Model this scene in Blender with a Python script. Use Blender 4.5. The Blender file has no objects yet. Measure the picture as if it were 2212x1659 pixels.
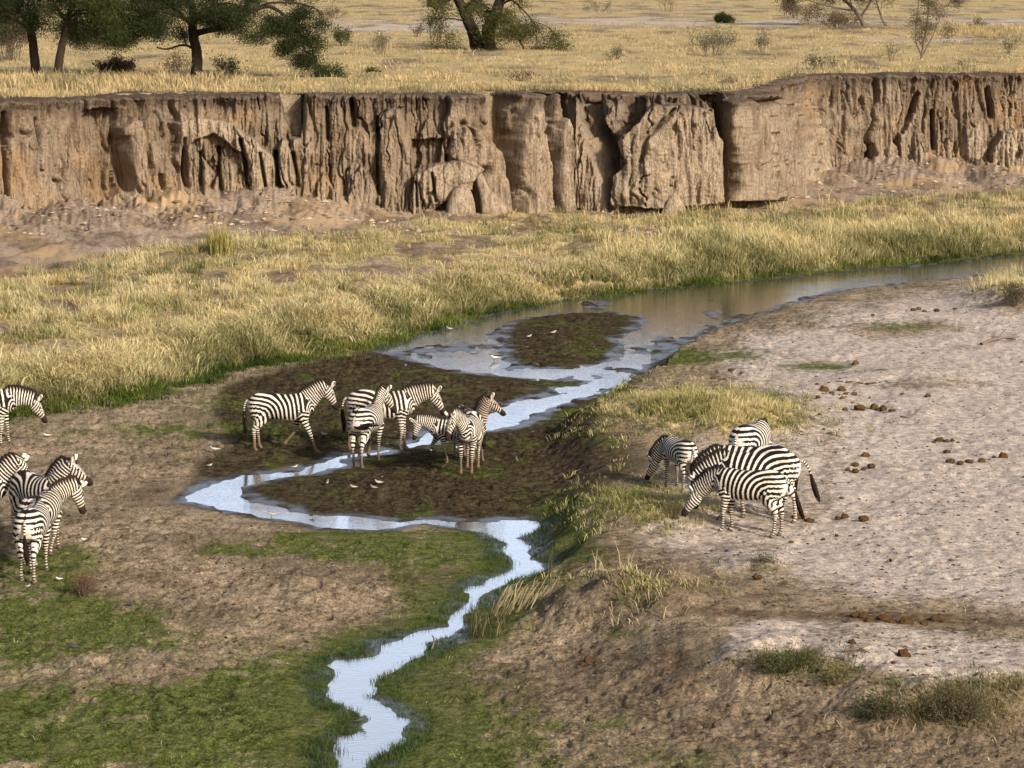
import bpy, math, random
import numpy as np
from mathutils import Vector, Matrix, kdtree

sc = bpy.context.scene
COL = sc.collection

# ------------------------------------------------------------------ camera, light
CAM_H = 11.0
FPX = 3000.0                     # focal length in pixels of a 1024 wide picture
PITCH = math.atan(424.0 / FPX)   # looking down from the far side of the valley
cam_d = bpy.data.cameras.new('camera')
cam = bpy.data.objects.new('camera', cam_d); COL.objects.link(cam)
cam.location = (0, 0, CAM_H)
cam.rotation_euler = (math.pi / 2 - PITCH, 0, 0)
cam_d.sensor_width = 36.0
cam_d.lens = FPX / 1024 * 36
cam_d.clip_start = 1.0
cam_d.clip_end = 9000
sc.camera = cam

SUN_EL, SUN_AZ = math.radians(26), math.radians(-52)   # azimuth: 0 = +X, -90 = behind the camera
world = bpy.data.worlds.new('World'); sc.world = world
world.use_nodes = True
wn = world.node_tree.nodes; wl = world.node_tree.links
wn.clear()
wo = wn.new('ShaderNodeOutputWorld'); bg = wn.new('ShaderNodeBackground')
sky = wn.new('ShaderNodeTexSky'); sky.sky_type = 'NISHITA'; sky.sun_disc = False
sky.sun_elevation = SUN_EL
sky.sun_rotation = math.pi / 2 - SUN_AZ
sky.air_density = 1.0; sky.dust_density = 5.0; sky.ozone_density = 1.0
# thin bright cloud beyond the cliff, unseen, added to brighten the stream's reflections
tcw = wn.new('ShaderNodeTexCoord'); mpw = wn.new('ShaderNodeMapping'); mpw.inputs['Scale'].default_value = (2.2, 2.2, 6.0)
nzw = wn.new('ShaderNodeTexNoise'); nzw.inputs['Scale'].default_value = 1.6; nzw.inputs['Detail'].default_value = 5
wl.new(tcw.outputs['Generated'], mpw.inputs[0]); wl.new(mpw.outputs[0], nzw.inputs['Vector'])
rpw = wn.new('ShaderNodeMapRange'); rpw.interpolation_type = 'SMOOTHSTEP'; rpw.inputs[1].default_value = .30; rpw.inputs[2].default_value = .62
wl.new(nzw.outputs['Fac'], rpw.inputs[0])
spw = wn.new('ShaderNodeSeparateXYZ'); wl.new(tcw.outputs['Generated'], spw.inputs[0])
elw = wn.new('ShaderNodeMapRange'); elw.interpolation_type = 'SMOOTHSTEP'; elw.inputs[1].default_value = .62; elw.inputs[2].default_value = .22; wl.new(spw.outputs['Z'], elw.inputs[0])
now = wn.new('ShaderNodeMapRange'); now.interpolation_type = 'SMOOTHSTEP'; now.inputs[1].default_value = -.1; now.inputs[2].default_value = .6; wl.new(spw.outputs['Y'], now.inputs[0])
m1w = wn.new('ShaderNodeMath'); m1w.operation = 'MULTIPLY'; wl.new(elw.outputs[0], m1w.inputs[0]); wl.new(now.outputs[0], m1w.inputs[1])
m2w = wn.new('ShaderNodeMath'); m2w.operation = 'MULTIPLY_ADD'; wl.new(rpw.outputs[0], m2w.inputs[0]); m2w.inputs[1].default_value = .6; m2w.inputs[2].default_value = .4
m3w = wn.new('ShaderNodeMath'); m3w.operation = 'MULTIPLY'; wl.new(m1w.outputs[0], m3w.inputs[0]); wl.new(m2w.outputs[0], m3w.inputs[1])
mxw = wn.new('ShaderNodeMix'); mxw.data_type = 'RGBA'; wl.new(m3w.outputs[0], mxw.inputs[0]); wl.new(sky.outputs[0], mxw.inputs[6]); mxw.inputs[7].default_value = (12.5, 14.8, 18.5, 1)
wl.new(mxw.outputs[2], bg.inputs[0]); bg.inputs[1].default_value = 0.085
wl.new(bg.outputs[0], wo.inputs[0])
sun_d = bpy.data.lights.new('sun', 'SUN'); sun = bpy.data.objects.new('sun', sun_d); COL.objects.link(sun)
sun_d.energy = 3.5; sun_d.angle = math.radians(4.0); sun_d.color = (1.0, 0.91, 0.785)
sdir = Vector((math.cos(SUN_EL) * math.cos(SUN_AZ), math.cos(SUN_EL) * math.sin(SUN_AZ), math.sin(SUN_EL)))
sun.rotation_euler = sdir.to_track_quat('Z', 'Y').to_euler()
sun.location = (30, -40, 60)
vs = sc.view_settings
vs.view_transform = 'Standard'; vs.look = 'None'; vs.gamma = 1; vs.exposure = 0.78; vs.use_curve_mapping = False
sc.cycles.max_bounces = 5; sc.cycles.diffuse_bounces = 2; sc.cycles.glossy_bounces = 3
sc.cycles.transparent_max_bounces = 6; sc.cycles.caustics_reflective = False; sc.cycles.caustics_refractive = False
sc.cycles.use_adaptive_sampling = False
sc.cycles.use_denoising = True
sc.cycles.denoising_prefilter = 'ACCURATE'
sc.cycles.denoiser = 'OPENIMAGEDENOISE'
sc.cycles.denoising_input_passes = 'RGB_ALBEDO_NORMAL'

# ------------------------------------------------------------------ measuring helpers
# the photograph was measured in two scales: D (2212 px wide) and S (2361 px wide)
KD, KS = 1024 / 2212.0, 1024 / 2361.0
cp, sp = math.cos(PITCH), math.sin(PITCH)

def unproj(px, py, z):
    """pixel of a 1024x768 picture -> point of the horizontal plane at height z"""
    u = (np.asarray(px, float) - 512) / FPX; v = (384 - np.asarray(py, float)) / FPX
    dy = cp + v * sp; dz = -sp + v * cp
    t = (z - CAM_H) / dz
    return u * t, dy * t

def D(pts, z=0.0):
    a = np.array(pts, float); x, y = unproj(a[:, 0] * KD, a[:, 1] * KD, z)
    return np.stack([x, y], 1)

def S(pts, z=0.0):
    a = np.array(pts, float); x, y = unproj(a[:, 0] * KS, a[:, 1] * KS, z)
    return np.stack([x, y], 1)

def zoom(x0, y0, k):
    return lambda pts: [(x0 + x / k, y0 + y / k) for x, y in pts]

def proj(X, Y, Z):
    """world -> D scale pixel"""
    f = Y * cp - (Z - CAM_H) * sp
    f = np.where(np.abs(f) < 1e-3, 1e-3, f)
    up = Y * sp + (Z - CAM_H) * cp
    return (512 + FPX * X / f) / KD, (384 - FPX * up / f) / KD

def sstep(a, b, x):
    t = np.clip((x - a) / (b - a), 0, 1); return t * t * (3 - 2 * t)

# ------------------------------------------------------------------ noise
def _hash(ix, iy, seed):
    h = (ix.astype(np.int64) * 374761393 + iy.astype(np.int64) * 668265263 + seed * 974711) & 0xffffffff
    h = ((h ^ (h >> 13)) * 1274126177) & 0xffffffff
    return (h ^ (h >> 16)) & 0xffff

def noise(x, y, seed=0):
    x = np.asarray(x, float); y = np.asarray(y, float)
    ix = np.floor(x); iy = np.floor(y); fx = x - ix; fy = y - iy
    ux = fx * fx * fx * (fx * (fx * 6 - 15) + 10); uy = fy * fy * fy * (fy * (fy * 6 - 15) + 10)
    def g(a, b):
        th = _hash(ix + a, iy + b, seed) * (2 * math.pi / 65536)
        return np.cos(th) * (fx - a) + np.sin(th) * (fy - b)
    n0 = g(0, 0); n1 = g(1, 0); n2 = g(0, 1); n3 = g(1, 1)
    return 1.5 * ((n0 + (n1 - n0) * ux) * (1 - uy) + (n2 + (n3 - n2) * ux) * uy)

def fbm(x, y, o=3, seed=0, g=0.5):
    s = 0; a = 1; f = 1; t = 0
    for i in range(o):
        s = s + a * noise(x * f + 17.3 * i, y * f - 9.1 * i, seed + i); t += a; a *= g; f *= 2.03
    return s / t

def seg_dist(X, Y, pts):
    d = np.full(X.shape, 1e9)
    for (x0, y0), (x1, y1) in zip(pts[:-1], pts[1:]):
        dx, dy = x1 - x0, y1 - y0; L = dx * dx + dy * dy + 1e-12
        t = np.clip(((X - x0) * dx + (Y - y0) * dy) / L, 0, 1)
        d = np.minimum(d, (X - x0 - t * dx) ** 2 + (Y - y0 - t * dy) ** 2)
    return np.sqrt(d)

def inside(X, Y, pts):
    r = np.zeros(X.shape, bool)
    n = len(pts)
    for i in range(n):
        x0, y0 = pts[i]; x1, y1 = pts[(i + 1) % n]
        c = ((y0 > Y) != (y1 > Y))
        with np.errstate(divide='ignore', invalid='ignore'):
            xi = (x1 - x0) * (Y - y0) / ((y1 - y0) if y1 != y0 else 1e-12) + x0
        r ^= c & (X < xi)
    return r

def sdf(X, Y, pts):
    """signed distance to a closed polygon, positive inside"""
    p = list(map(tuple, pts))
    d = seg_dist(X, Y, p + [p[0]])
    return np.where(inside(X, Y, p), d, -d)

# ------------------------------------------------------------------ object helpers
def tag(o, label=None, cat=None, group=None, kind=None):
    if label: o['label'] = label
    if cat: o['category'] = cat
    if group: o['group'] = group
    if kind: o['kind'] = kind
    return o

def mesh_np(name, verts, quads=None, tris=None, smooth=True):
    me = bpy.data.meshes.new(name)
    verts = np.asarray(verts, np.float32)
    nq = 0 if quads is None else len(quads); nt = 0 if tris is None else len(tris)
    me.vertices.add(len(verts)); me.vertices.foreach_set('co', verts.ravel())
    me.loops.add(nq * 4 + nt * 3); me.polygons.add(nq + nt)
    idx = []
    if nq: idx.append(np.asarray(quads, np.int32).ravel())
    if nt: idx.append(np.asarray(tris, np.int32).ravel())
    me.loops.foreach_set('vertex_index', np.concatenate(idx))
    st = np.concatenate([np.arange(nq) * 4, nq * 4 + np.arange(nt) * 3]).astype(np.int32)
    me.polygons.foreach_set('loop_start', st)
    me.polygons.foreach_set('use_smooth', np.full(nq + nt, smooth))
    me.update(calc_edges=True); me.validate()
    return me

def attr_col(me, name, rgba):
    a = me.attributes.new(name, 'FLOAT_COLOR', 'POINT')
    rgba = np.asarray(rgba, np.float32)
    if rgba.shape[1] == 3: rgba = np.concatenate([rgba, np.ones((len(rgba), 1), np.float32)], 1)
    a.data.foreach_set('color', rgba.ravel())

def attr_f(me, name, v):
    a = me.attributes.new(name, 'FLOAT', 'POINT'); a.data.foreach_set('value', np.asarray(v, np.float32))

def link(name, me, mat=None, parent=None):
    o = bpy.data.objects.new(name, me); COL.objects.link(o)
    if mat: me.materials.append(mat)
    if parent: o.parent = parent
    return o

def empty(name, loc=(0, 0, 0), rz=0.0):
    o = bpy.data.objects.new(name, None); COL.objects.link(o)
    o.empty_display_size = 0.1
    o.location = loc; o.rotation_euler = (0, 0, rz); return o

def grid_quads(nr, nc, wrap=False):
    r = np.arange(nr - 1)[:, None]; c = np.arange(nc if wrap else nc - 1)[None, :]
    c1 = (c + 1) % nc
    return np.stack([r * nc + c, r * nc + c1, (r + 1) * nc + c1, (r + 1) * nc + c], -1).reshape(-1, 4)

# ------------------------------------------------------------------ materials
class NT:
    def __init__(s, name):
        s.m = bpy.data.materials.new(name); s.m.use_nodes = True
        s.t = s.m.node_tree; s.t.nodes.clear()
        s.out = s.t.nodes.new('ShaderNodeOutputMaterial'); s.b = s.t.nodes.new('ShaderNodeBsdfPrincipled')
        s.t.links.new(s.b.outputs[0], s.out.inputs[0])
    def n(s, t, **k):
        o = s.t.nodes.new(t)
        for a, v in k.items(): setattr(o, a, v)
        return o
    def l(s, a, b): s.t.links.new(a, b)
    def attr(s, name): return s.n('ShaderNodeAttribute', attribute_name=name)
    def noise(s, scale, detail=4, rough=0.55, vec=None, stretch=None):
        o = s.n('ShaderNodeTexNoise'); o.inputs['Scale'].default_value = scale
        o.inputs['Detail'].default_value = detail; o.inputs['Roughness'].default_value = rough
        if vec is None: vec = s.n('ShaderNodeNewGeometry').outputs['Position']
        if stretch:
            mp = s.n('ShaderNodeMapping'); mp.inputs['Scale'].default_value = stretch
            s.l(vec, mp.inputs[0]); vec = mp.outputs[0]
        s.l(vec, o.inputs['Vector']); return o.outputs['Fac']
    def ramp(s, fac, stops):
        o = s.n('ShaderNodeValToRGB'); e = o.color_ramp.elements
        while len(e) < len(stops): e.new(0.5)
        for i, (p, c) in enumerate(stops):
            e[i].position = p; e[i].color = (*c, 1) if len(c) == 3 else c
        s.l(fac, o.inputs[0]); return o.outputs[0]
    def rampf(s, fac, a, b):
        o = s.n('ShaderNodeMapRange'); o.interpolation_type = 'SMOOTHSTEP'
        o.inputs[1].default_value = a; o.inputs[2].default_value = b
        s.l(fac, o.inputs[0]); return o.outputs[0]
    def math(s, op, a, b=None, clamp=False):
        o = s.n('ShaderNodeMath', operation=op); o.use_clamp = clamp
        for i, v in enumerate((a, b)):
            if v is None: continue
            if isinstance(v, (int, float)): o.inputs[i].default_value = v
            else: s.l(v, o.inputs[i])
        return o.outputs[0]
    def mix(s, f, a, b, blend='MIX'):
        o = s.n('ShaderNodeMix', data_type='RGBA', blend_type=blend)
        for sock, v in ((o.inputs[0], f), (o.inputs[6], a), (o.inputs[7], b)):
            if isinstance(v, (int, float)): sock.default_value = v
            elif isinstance(v, tuple): sock.default_value = (*v, 1) if len(v) == 3 else v
            else: s.l(v, sock)
        return o.outputs[2]
    def sep(s, c):
        o = s.n('ShaderNodeSeparateColor'); s.l(c, o.inputs[0]); return o.outputs
    def bump(s, h, strength, dist):
        o = s.n('ShaderNodeBump'); o.inputs['Strength'].default_value = strength
        o.inputs['Distance'].default_value = dist; s.l(h, o.inputs['Height']); s.l(o.outputs[0], s.b.inputs['Normal'])
    def set(s, **k):
        for a, v in k.items():
            i = s.b.inputs[a.replace('_', ' ')]
            if isinstance(v, (int, float)): i.default_value = v
            elif isinstance(v, tuple): i.default_value = (*v, 1) if len(v) == 3 else v
            else: s.l(v, i)
        return s
# ------------------------------------------------------------------ the valley: measured outlines
Z1 = zoom(800, 640, 2.765); Z2 = zoom(400, 1000, 2.458); Z3 = zoom(500, 1250, 2.765)
Z8 = zoom(800, 860, 5.267)
k12 = 2361 / 2212.0
DS = lambda pts: [(x * k12, y * k12) for x, y in pts]

# foot of the grassy far bank (D scale)
E1 = D([(-1500, 1250), (-700, 1080), (-300, 975), (-100, 935), (0, 920), (100, 905), (200, 893), (300, 870), (400, 842), (470, 814), (560, 797), (640, 782), (720, 764), (800, 747), (870, 727), (930, 707),
        (990, 692), (1060, 674), (1130, 662), (1200, 654), (1300, 641), (1400, 627), (1500, 615), (1600, 605), (1700, 595),
        (1800, 585), (1900, 575), (2000, 566), (2100, 556), (2212, 546), (2500, 522), (3200, 490)], 0.0)
# upper edge of the cliff (D scale, at its own height)
ZP = 5.8
CT = [(-2600, 262), (-800, 222), (-300, 218), (0, 216), (150, 211), (400, 205), (700, 204), (1000, 204), (1240, 197), (1400, 201), (1600, 199), (1650, 186),
      (1700, 170), (1760, 163), (1900, 161), (2212, 160), (2700, 158), (4500, 150)]
CTX = np.array([p[0] for p in CT], float)
CLW = D(CT, ZP)                        # the wall in plan
# sand terrace on the right, upper edge
SB = D([(4200, 520), (2600, 573), (2212, 598), (2000, 618), (1850, 632), (1750, 650), (1690, 668), (1600, 698), (1530, 728), (1480, 753), (1440, 788),
        (1400, 828), (1330, 868), (1270, 903), (1300, 960), (1345, 1010), (1310, 1060), (1275, 1110), (1255, 1150), (1300, 1200), (1400, 1235),
        (1450, 1270), (1515, 1320), (1540, 1395), (1620, 1415), (1760, 1405), (1860, 1440), (1950, 1478), (2212, 1472), (3200, 1490)], 0.5)

def wpoly(pts): return S(pts, 0.0)
W_MAIN = wpoly(DS([(3200, 494), (2500, 526), (2212, 551), (2000, 571), (1800, 590), (1600, 610), (1400, 631), (1250, 647), (1130, 666), (1050, 681), (980, 702), (900, 730), (820, 752)])
    + Z1([(150, 480), (330, 500), (530, 560), (640, 590), (820, 612), (1000, 628), (1200, 648), (1400, 650), (1520, 665), (1450, 700), (1300, 705),
          (1180, 770), (1020, 800), (900, 860), (760, 900), (600, 960), (500, 985)])
    + Z8([(700, 905), (420, 935), (300, 960), (0, 1000)])
    + Z2([(1000, 120), (830, 165), (700, 205), (560, 225), (400, 240), (250, 262), (60, 350), (70, 385), (130, 402), (350, 452), (560, 492), (800, 522),
          (1000, 552), (1150, 552), (1350, 525), (1450, 522), (1620, 535), (1740, 560), (1830, 620), (1860, 690), (1920, 760), (1800, 812), (1665, 872)])
    + Z3([(1600, 290), (1590, 370), (1450, 480), (1440, 540), (1200, 590), (1000, 660), (960, 730), (730, 760), (700, 860), (690, 960), (740, 1020),
          (880, 1110), (870, 1230), (740, 1290), (745, 1441), (720, 1560), (600, 1800), (300, 2300), (700, 2300), (850, 1800),
          (930, 1560), (960, 1441), (1060, 1350), (1200, 1250), (1230, 1150), (1150, 1080), (1010, 990), (1040, 910), (1120, 840), (1280, 750),
          (1400, 650), (1540, 600), (1600, 560), (1680, 420), (1740, 360), (1800, 300), (1900, 250)])
    + Z2([(2180, 750), (2060, 720), (2050, 640), (1970, 590), (2090, 555), (2085, 497), (1700, 487), (1450, 492), (1300, 502), (1100, 482), (950, 455), (760, 448), (600, 412), (450, 392), (400, 335),
          (390, 300), (530, 268), (680, 245), (830, 215), (1000, 190)])
    + Z8([(0, 1062), (180, 1040), (400, 985), (700, 920), (1030, 868), (1040, 850)])
    + Z1([(640, 1010), (760, 985), (920, 985), (1000, 972), (1200, 905), (1290, 850), (1450, 790), (1730, 700), (1800, 660)])
    + DS([(1362, 826), (1375, 806), (1430, 768), (1480, 738), (1530, 713), (1600, 686), (1690, 658), (1780, 634), (1850, 621), (2000, 607), (2212, 588), (2500, 562), (3200, 520)]))
W_ISLE = wpoly(Z1([(1010, 300), (1120, 262), (1300, 235), (1500, 225), (1700, 225), (1850, 245), (1880, 290), (1800, 350), (1720, 400), (1770, 450), (1700, 520),
                   (1560, 560), (1400, 580), (1200, 585), (1060, 570), (1010, 500), (990, 420)]))

# low mounds: D position, height, radius across, radius along, base level
MOUNDS = [((1480, 905), 0.40, 2.4, 3.4, 0.5), ((1610, 930), 0.25, 1.6, 2.6, 0.5), ((1390, 1110), 0.30, 1.2, 2.2, 0.5), ((1330, 1262), 0.42, 1.4, 1.1, 0.4), ((1230, 1300), 0.22, 0.8, 1.2, 0.2), ((1430, 1320), 0.2, 0.9, 1.3, 0.3),
          ((1700, 1418), 0.38, 1.5, 1.2, 0.45), ((2080, 1490), 0.22, 2.2, 1.0, 0.5), ((1900, 700), 0.22, 2.5, 3.0, 0.4), ((2190, 640), 0.5, 1.5, 4.0, 0.4),
          ((1640, 1225), 0.15, 0.8, 1.0, 0.5), ((1990, 830), 0.14, 1.6, 1.6, 0.5), ((650, 1262), 0.16, 1.2, 1.4, 0.1), ((300, 1240), 0.1, 1.5, 2.0, 0.1),
          ((330, 1430), 0.12, 1.6, 1.2, 0.1)]
MW = []
for (c, h, rx, ry, b) in MOUNDS:
    q = D([c], b + h * 0.8)[0]; MW.append((q[0], q[1], h, rx, ry))

CLN = CLW
def wall_y(X): return np.interp(X, CLW[:, 0], CLW[:, 1])
def talus_w(X):
    xd = np.interp(X, CLW[:, 0], CTX)
    return np.interp(xd, [-800, 0, 150, 260, 420, 600, 800, 900, 1000, 1100, 1690, 1800, 1950, 2212, 2700], [1.1, 1.1, 1.1, 1.3, 1.2, .9, .6, .35, .2, .1, .2, .8, 1.2, 1.05, 1.05])

def height(X, Y, fine=True):
    X = np.asarray(X, float); Y = np.asarray(Y, float)
    sh = X.shape; X = X.ravel(); Y = Y.ravel()
    wx = X + 0.12 * noise(X * 0.9, Y * 0.9, 5) + .05 * noise(X * 3.1, Y * 2.2, 7); wy = Y + 0.32 * noise(X * 0.9, Y * 0.9, 6) + .12 * noise(X * 3.1, Y * 2.2, 8)
    sw = sdf(wx, wy, W_MAIN); si = sdf(wx, wy, W_ISLE)
    sw = np.minimum(sw, -si)
    lump = 0.02 * noise(X * 9, Y * 7, 13) * 0 + 0.030 * noise(X * 1.6, Y * 1.1, 11) + 0.022 * noise(X * 4.1, Y * 3.0, 12)
    # flood plain rises gently away from the water
    z = 0.012 + 0.11 * sstep(0, 3.0, -sw) + 0.12 * sstep(2, 10, -sw) + lump * sstep(-.2, 1.2, -sw)
    # shallow channel
    z = np.where(sw > 0, 0.012 - 0.15 * sstep(0, 0.45, sw) + lump * 0.6, z)
    shallow = sstep(0.0, 1.0, noise(X * 0.35, Y * 0.22, 33) + 0.25) * sstep(78, 84, Y)
    streaks = noise(X * .55, Y * .30, 33) + .55 * noise(X * 1.7, Y * .8, 34) + .3 * noise(X * 4.5, Y * 2.2, 35)
    z = np.where(sw > 0, z + 0.185 * sstep(-.15, .6, streaks) * sstep(66, 80, Y) * (1 - .4 * sstep(92, 100, Y)), z)
    z = np.where((sw > -1.5) & (sw < .6), z + .016 * (noise(X * 3.5, Y * 1.6, 36) + .6 * noise(X * 8, Y * 4, 37)) * sstep(-1.5, -.5, sw) * sstep(66, 72, Y), z)
    # far bank and terrace
    sn = seg_dist(X, Y, list(map(tuple, E1)))
    yb = np.interp(X, E1[:, 0], E1[:, 1])
    # side test: north of the line
    north = Y > yb
    sn = np.where(north, sn, -sn) + 0.5 * noise(X * 0.5, Y * 0.5, 21) + 0.4 * noise(X * 1.5, Y * 1.5, 22)
    z = z + (0.62 * sstep(-0.1, 2.0, sn) + 0.18 * sstep(1.5, 9, sn)) + 0.10 * sstep(0.5, 3, sn) * noise(X * 0.6, Y * 0.45, 23)
    # sand terrace
    ss = sdf(wx, wy, SB)
    hh = np.interp(Y, [50, 60, 80, 95, 130], [0.5, 0.52, 0.5, 0.32, 0.25])
    wdt = np.interp(Y, [50, 58, 63, 70, 90, 120], [2.2, 2.2, 1.4, 1.1, 1.8, 2.5])
    sb = sstep(0, 1, (ss + wdt) / wdt)
    z = z + hh * sb * sstep(-.15, .9, -sw) + 0.05 * sb * sstep(-.1, .9, -sw) * noise(X * 0.5, Y * 0.35, 31)
    for (mx, my, mh, rx, ry) in MW:
        r = ((X - mx) / rx) ** 2 + ((Y - my) / ry) ** 2
        z = z + mh * np.exp(-r * 1.1) * (1 + 0.35 * noise(X * 1.5, Y * 1.5, 41))
    if fine:
        pits = noise(X * 2.6, Y * 2.2, 51); pits2 = noise(X * 5.5, Y * 4.5, 52)
        z = z - sb * ((0.03 * sstep(0.2, 0.55, pits) + 0.018 * sstep(0.2, 0.6, pits2)) * sstep(-.35, .45, noise(X * .32, Y * .22, 59)) - .03 * noise(X * .9, Y * .6, 57)) * (ss > -0.5)
        dry = (1 - sb) * sstep(0.2, 1.2, -sw) * (1 - sstep(0, 1, sn))
        z = z + dry * (0.02 * noise(X * 2.8, Y * 2.2, 53) + 0.02 * noise(X * 6.5, Y * 5.2, 54) + .014 * noise(X * 12, Y * 10, 55) + .010 * noise(X * 22, Y * 18, 58) - .04 * sstep(.25, .5, noise(X * 3.4, Y * 2.9, 56)))
    z = np.where((sw > 0) & (z > .004), .004 + .22 * (z - .004), z); z = np.where((sw > -.9) & (sw <= 0) & (Y > 72), np.minimum(z, .012 + .12 * (-sw)) , z)
    # no stray puddles away from the stream
    z = np.where((sw < -.35) & (z < .03), .03 + .3 * (z - .03) * 0, z)
    prints = sstep(-6, -3, sw) * sstep(-.25, -.6, sw) * sstep(64, 68, Y) * sstep(92, 86, Y) * (sn < 0)
    if fine: z = z - prints * (.035 * sstep(.25, .5, noise(X * 3.6, Y * 2.8, 67)) - .012 * noise(X * 7, Y * 5, 68))
    # talus below the wall
    wy0 = wall_y(X); dw = wy0 - Y
    tw = talus_w(X)
    Xg = X + .55 * (Y - 118) + .9 * noise(X * .35, Y * .3, 66)
    gul = 0.8 + 0.5 * noise(Xg * 0.55, Y * 0.10, 61) + 0.18 * (1 - 2 * np.abs(noise(Xg * 1.4, Y * 0.16, 62))) + .10 * noise(Xg * 5, Y * .5, 65) + .10 * np.abs(noise(X * 4.0, Y * .7, 63)) - .12 * sstep(.2, .5, noise(X * 2.6, Y * 1.2, 64))
    z = z + tw * gul * np.clip(1 - (dw - 0.3) / (3.5 + 5.5 * tw * np.interp(X, [-22, -14, -5, 10], [2.1, 1.8, 1.0, .9])), 0, 1) ** 1.4 * (dw > -2)
    # plateau beyond the wall
    up = dw < -1.2
    zp = ZP + 0.08 * noise(X * 0.12, Y * 0.06, 71) + 0.10 * noise(X * 0.5, Y * 0.25, 72) - 0.05 + 0.9 * sstep(60, 700, -dw) * noise(X * 0.01, Y * 0.006, 73)
    z = np.where(up, zp, z)
    return z.reshape(sh)

def ground(px, py, k=KS):
    """where the ray of a picture point meets the ground (list of x, y, z)"""
    px = np.atleast_1d(np.asarray(px, float)) * k; py = np.atleast_1d(np.asarray(py, float)) * k
    z = np.full(px.shape, 0.2)
    for _ in range(6):
        x, y = unproj(px, py, z)
        z = 0.5 * z + 0.5 * np.minimum(height(x, y, False), 6)
    return np.stack([x, y, height(x, y, False)], 1)

def plateau(px, py, k=KD):
    z = ZP
    for _ in range(4):
        x, y = unproj(px * k, py * k, z); z = float(height(np.array([x]), np.array([y]))[0])
        if z < 4: z = ZP
    return (float(x), float(y), z)

# ------------------------------------------------------------------ ground sheet
def rows():
    ya = []
    # picture rows from the bottom up (a little beyond the frame), 0.85 px apart on the valley floor
    v = 900.0
    while v > 176: ya.append(unproj(512, v, 0.3)[1]); v -= 0.85 if v < 790 else 3
    ymax = ya[-1]
    v = 384 - 3000 * math.tan(math.atan2(0, 1)) ; y = ymax
    while y < 560: ya.append(y := y + (0.35 if y < 150 else 0.9 if y < 260 else 2.5))
    while y < 8000: ya.append(y := y * 1.12)
    pre = [-60, -30, -10, 5, 15, 22, 27, 30.5]
    return np.array([p for p in pre if p < ya[0] - 1] + [float(a) for a in ya])
RY = rows()
ca = np.concatenate([-np.geomspace(3.0, 0.24, 16), np.linspace(-0.225, 0.225, 1250), np.geomspace(0.24, 3.0, 16)])
GX = ca[None, :] * np.maximum(RY, 26)[:, None]; GY = np.repeat(RY[:, None], len(ca), 1)
GZ = height(GX, GY)
DXp, DYp = proj(GX, GY, GZ)
NR, NC = GX.shape

def blob(cx, cy, rx, ry, s=1.0):
    return s * np.exp(-(((DXp - cx) / rx) ** 2 + ((DYp - cy) / ry) ** 2))
def poly_mask(pts, soft):
    """soft mask of a D scale outline over the ground sheet"""
    P = np.array(pts, float)
    b = (DXp > P[:, 0].min() - 150) & (DXp < P[:, 0].max() + 150) & (DYp > P[:, 1].min() - 60) & (DYp < P[:, 1].max() + 60) & (GY > 26)
    r = np.zeros(DXp.shape)
    if b.any():
        # ground depth is foreshortened about three to one
        r[b] = sstep(-soft, soft, sdf(DXp[b], DYp[b] * 2.0, [(x, y * 2.0) for x, y in pts]))
    return r

n1 = fbm(GX * 0.55, GY * 0.35, 4, 81); n2 = fbm(GX * 1.6, GY * 1.0, 3, 91); n3 = fbm(GX * 0.16, GY * 0.1, 3, 95)
wx = GX + 0.12 * noise(GX * 0.9, GY * 0.9, 5) + .05 * noise(GX * 3.1, GY * 2.2, 7); wy = GY + 0.32 * noise(GX * 0.9, GY * 0.9, 6) + .12 * noise(GX * 3.1, GY * 2.2, 8)
near = (GY > 26) & (GY < 160)
SW = np.full(GX.shape, -50.0); SW[near] = np.minimum(sdf(wx[near], wy[near], W_MAIN), -sdf(wx[near], wy[near], W_ISLE))
SSB = np.full(GX.shape, -50.0); SSB[near] = sdf(wx[near], wy[near], SB)
SN = np.full(GX.shape, -50.0); SN[near] = seg_dist(GX[near], GY[near], list(map(tuple, E1))); SN = np.where(GY > np.interp(GX, E1[:, 0], E1[:, 1]), np.abs(SN), -np.abs(SN))
DW = wall_y(GX) - GY
up = DW < -1.0

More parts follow.
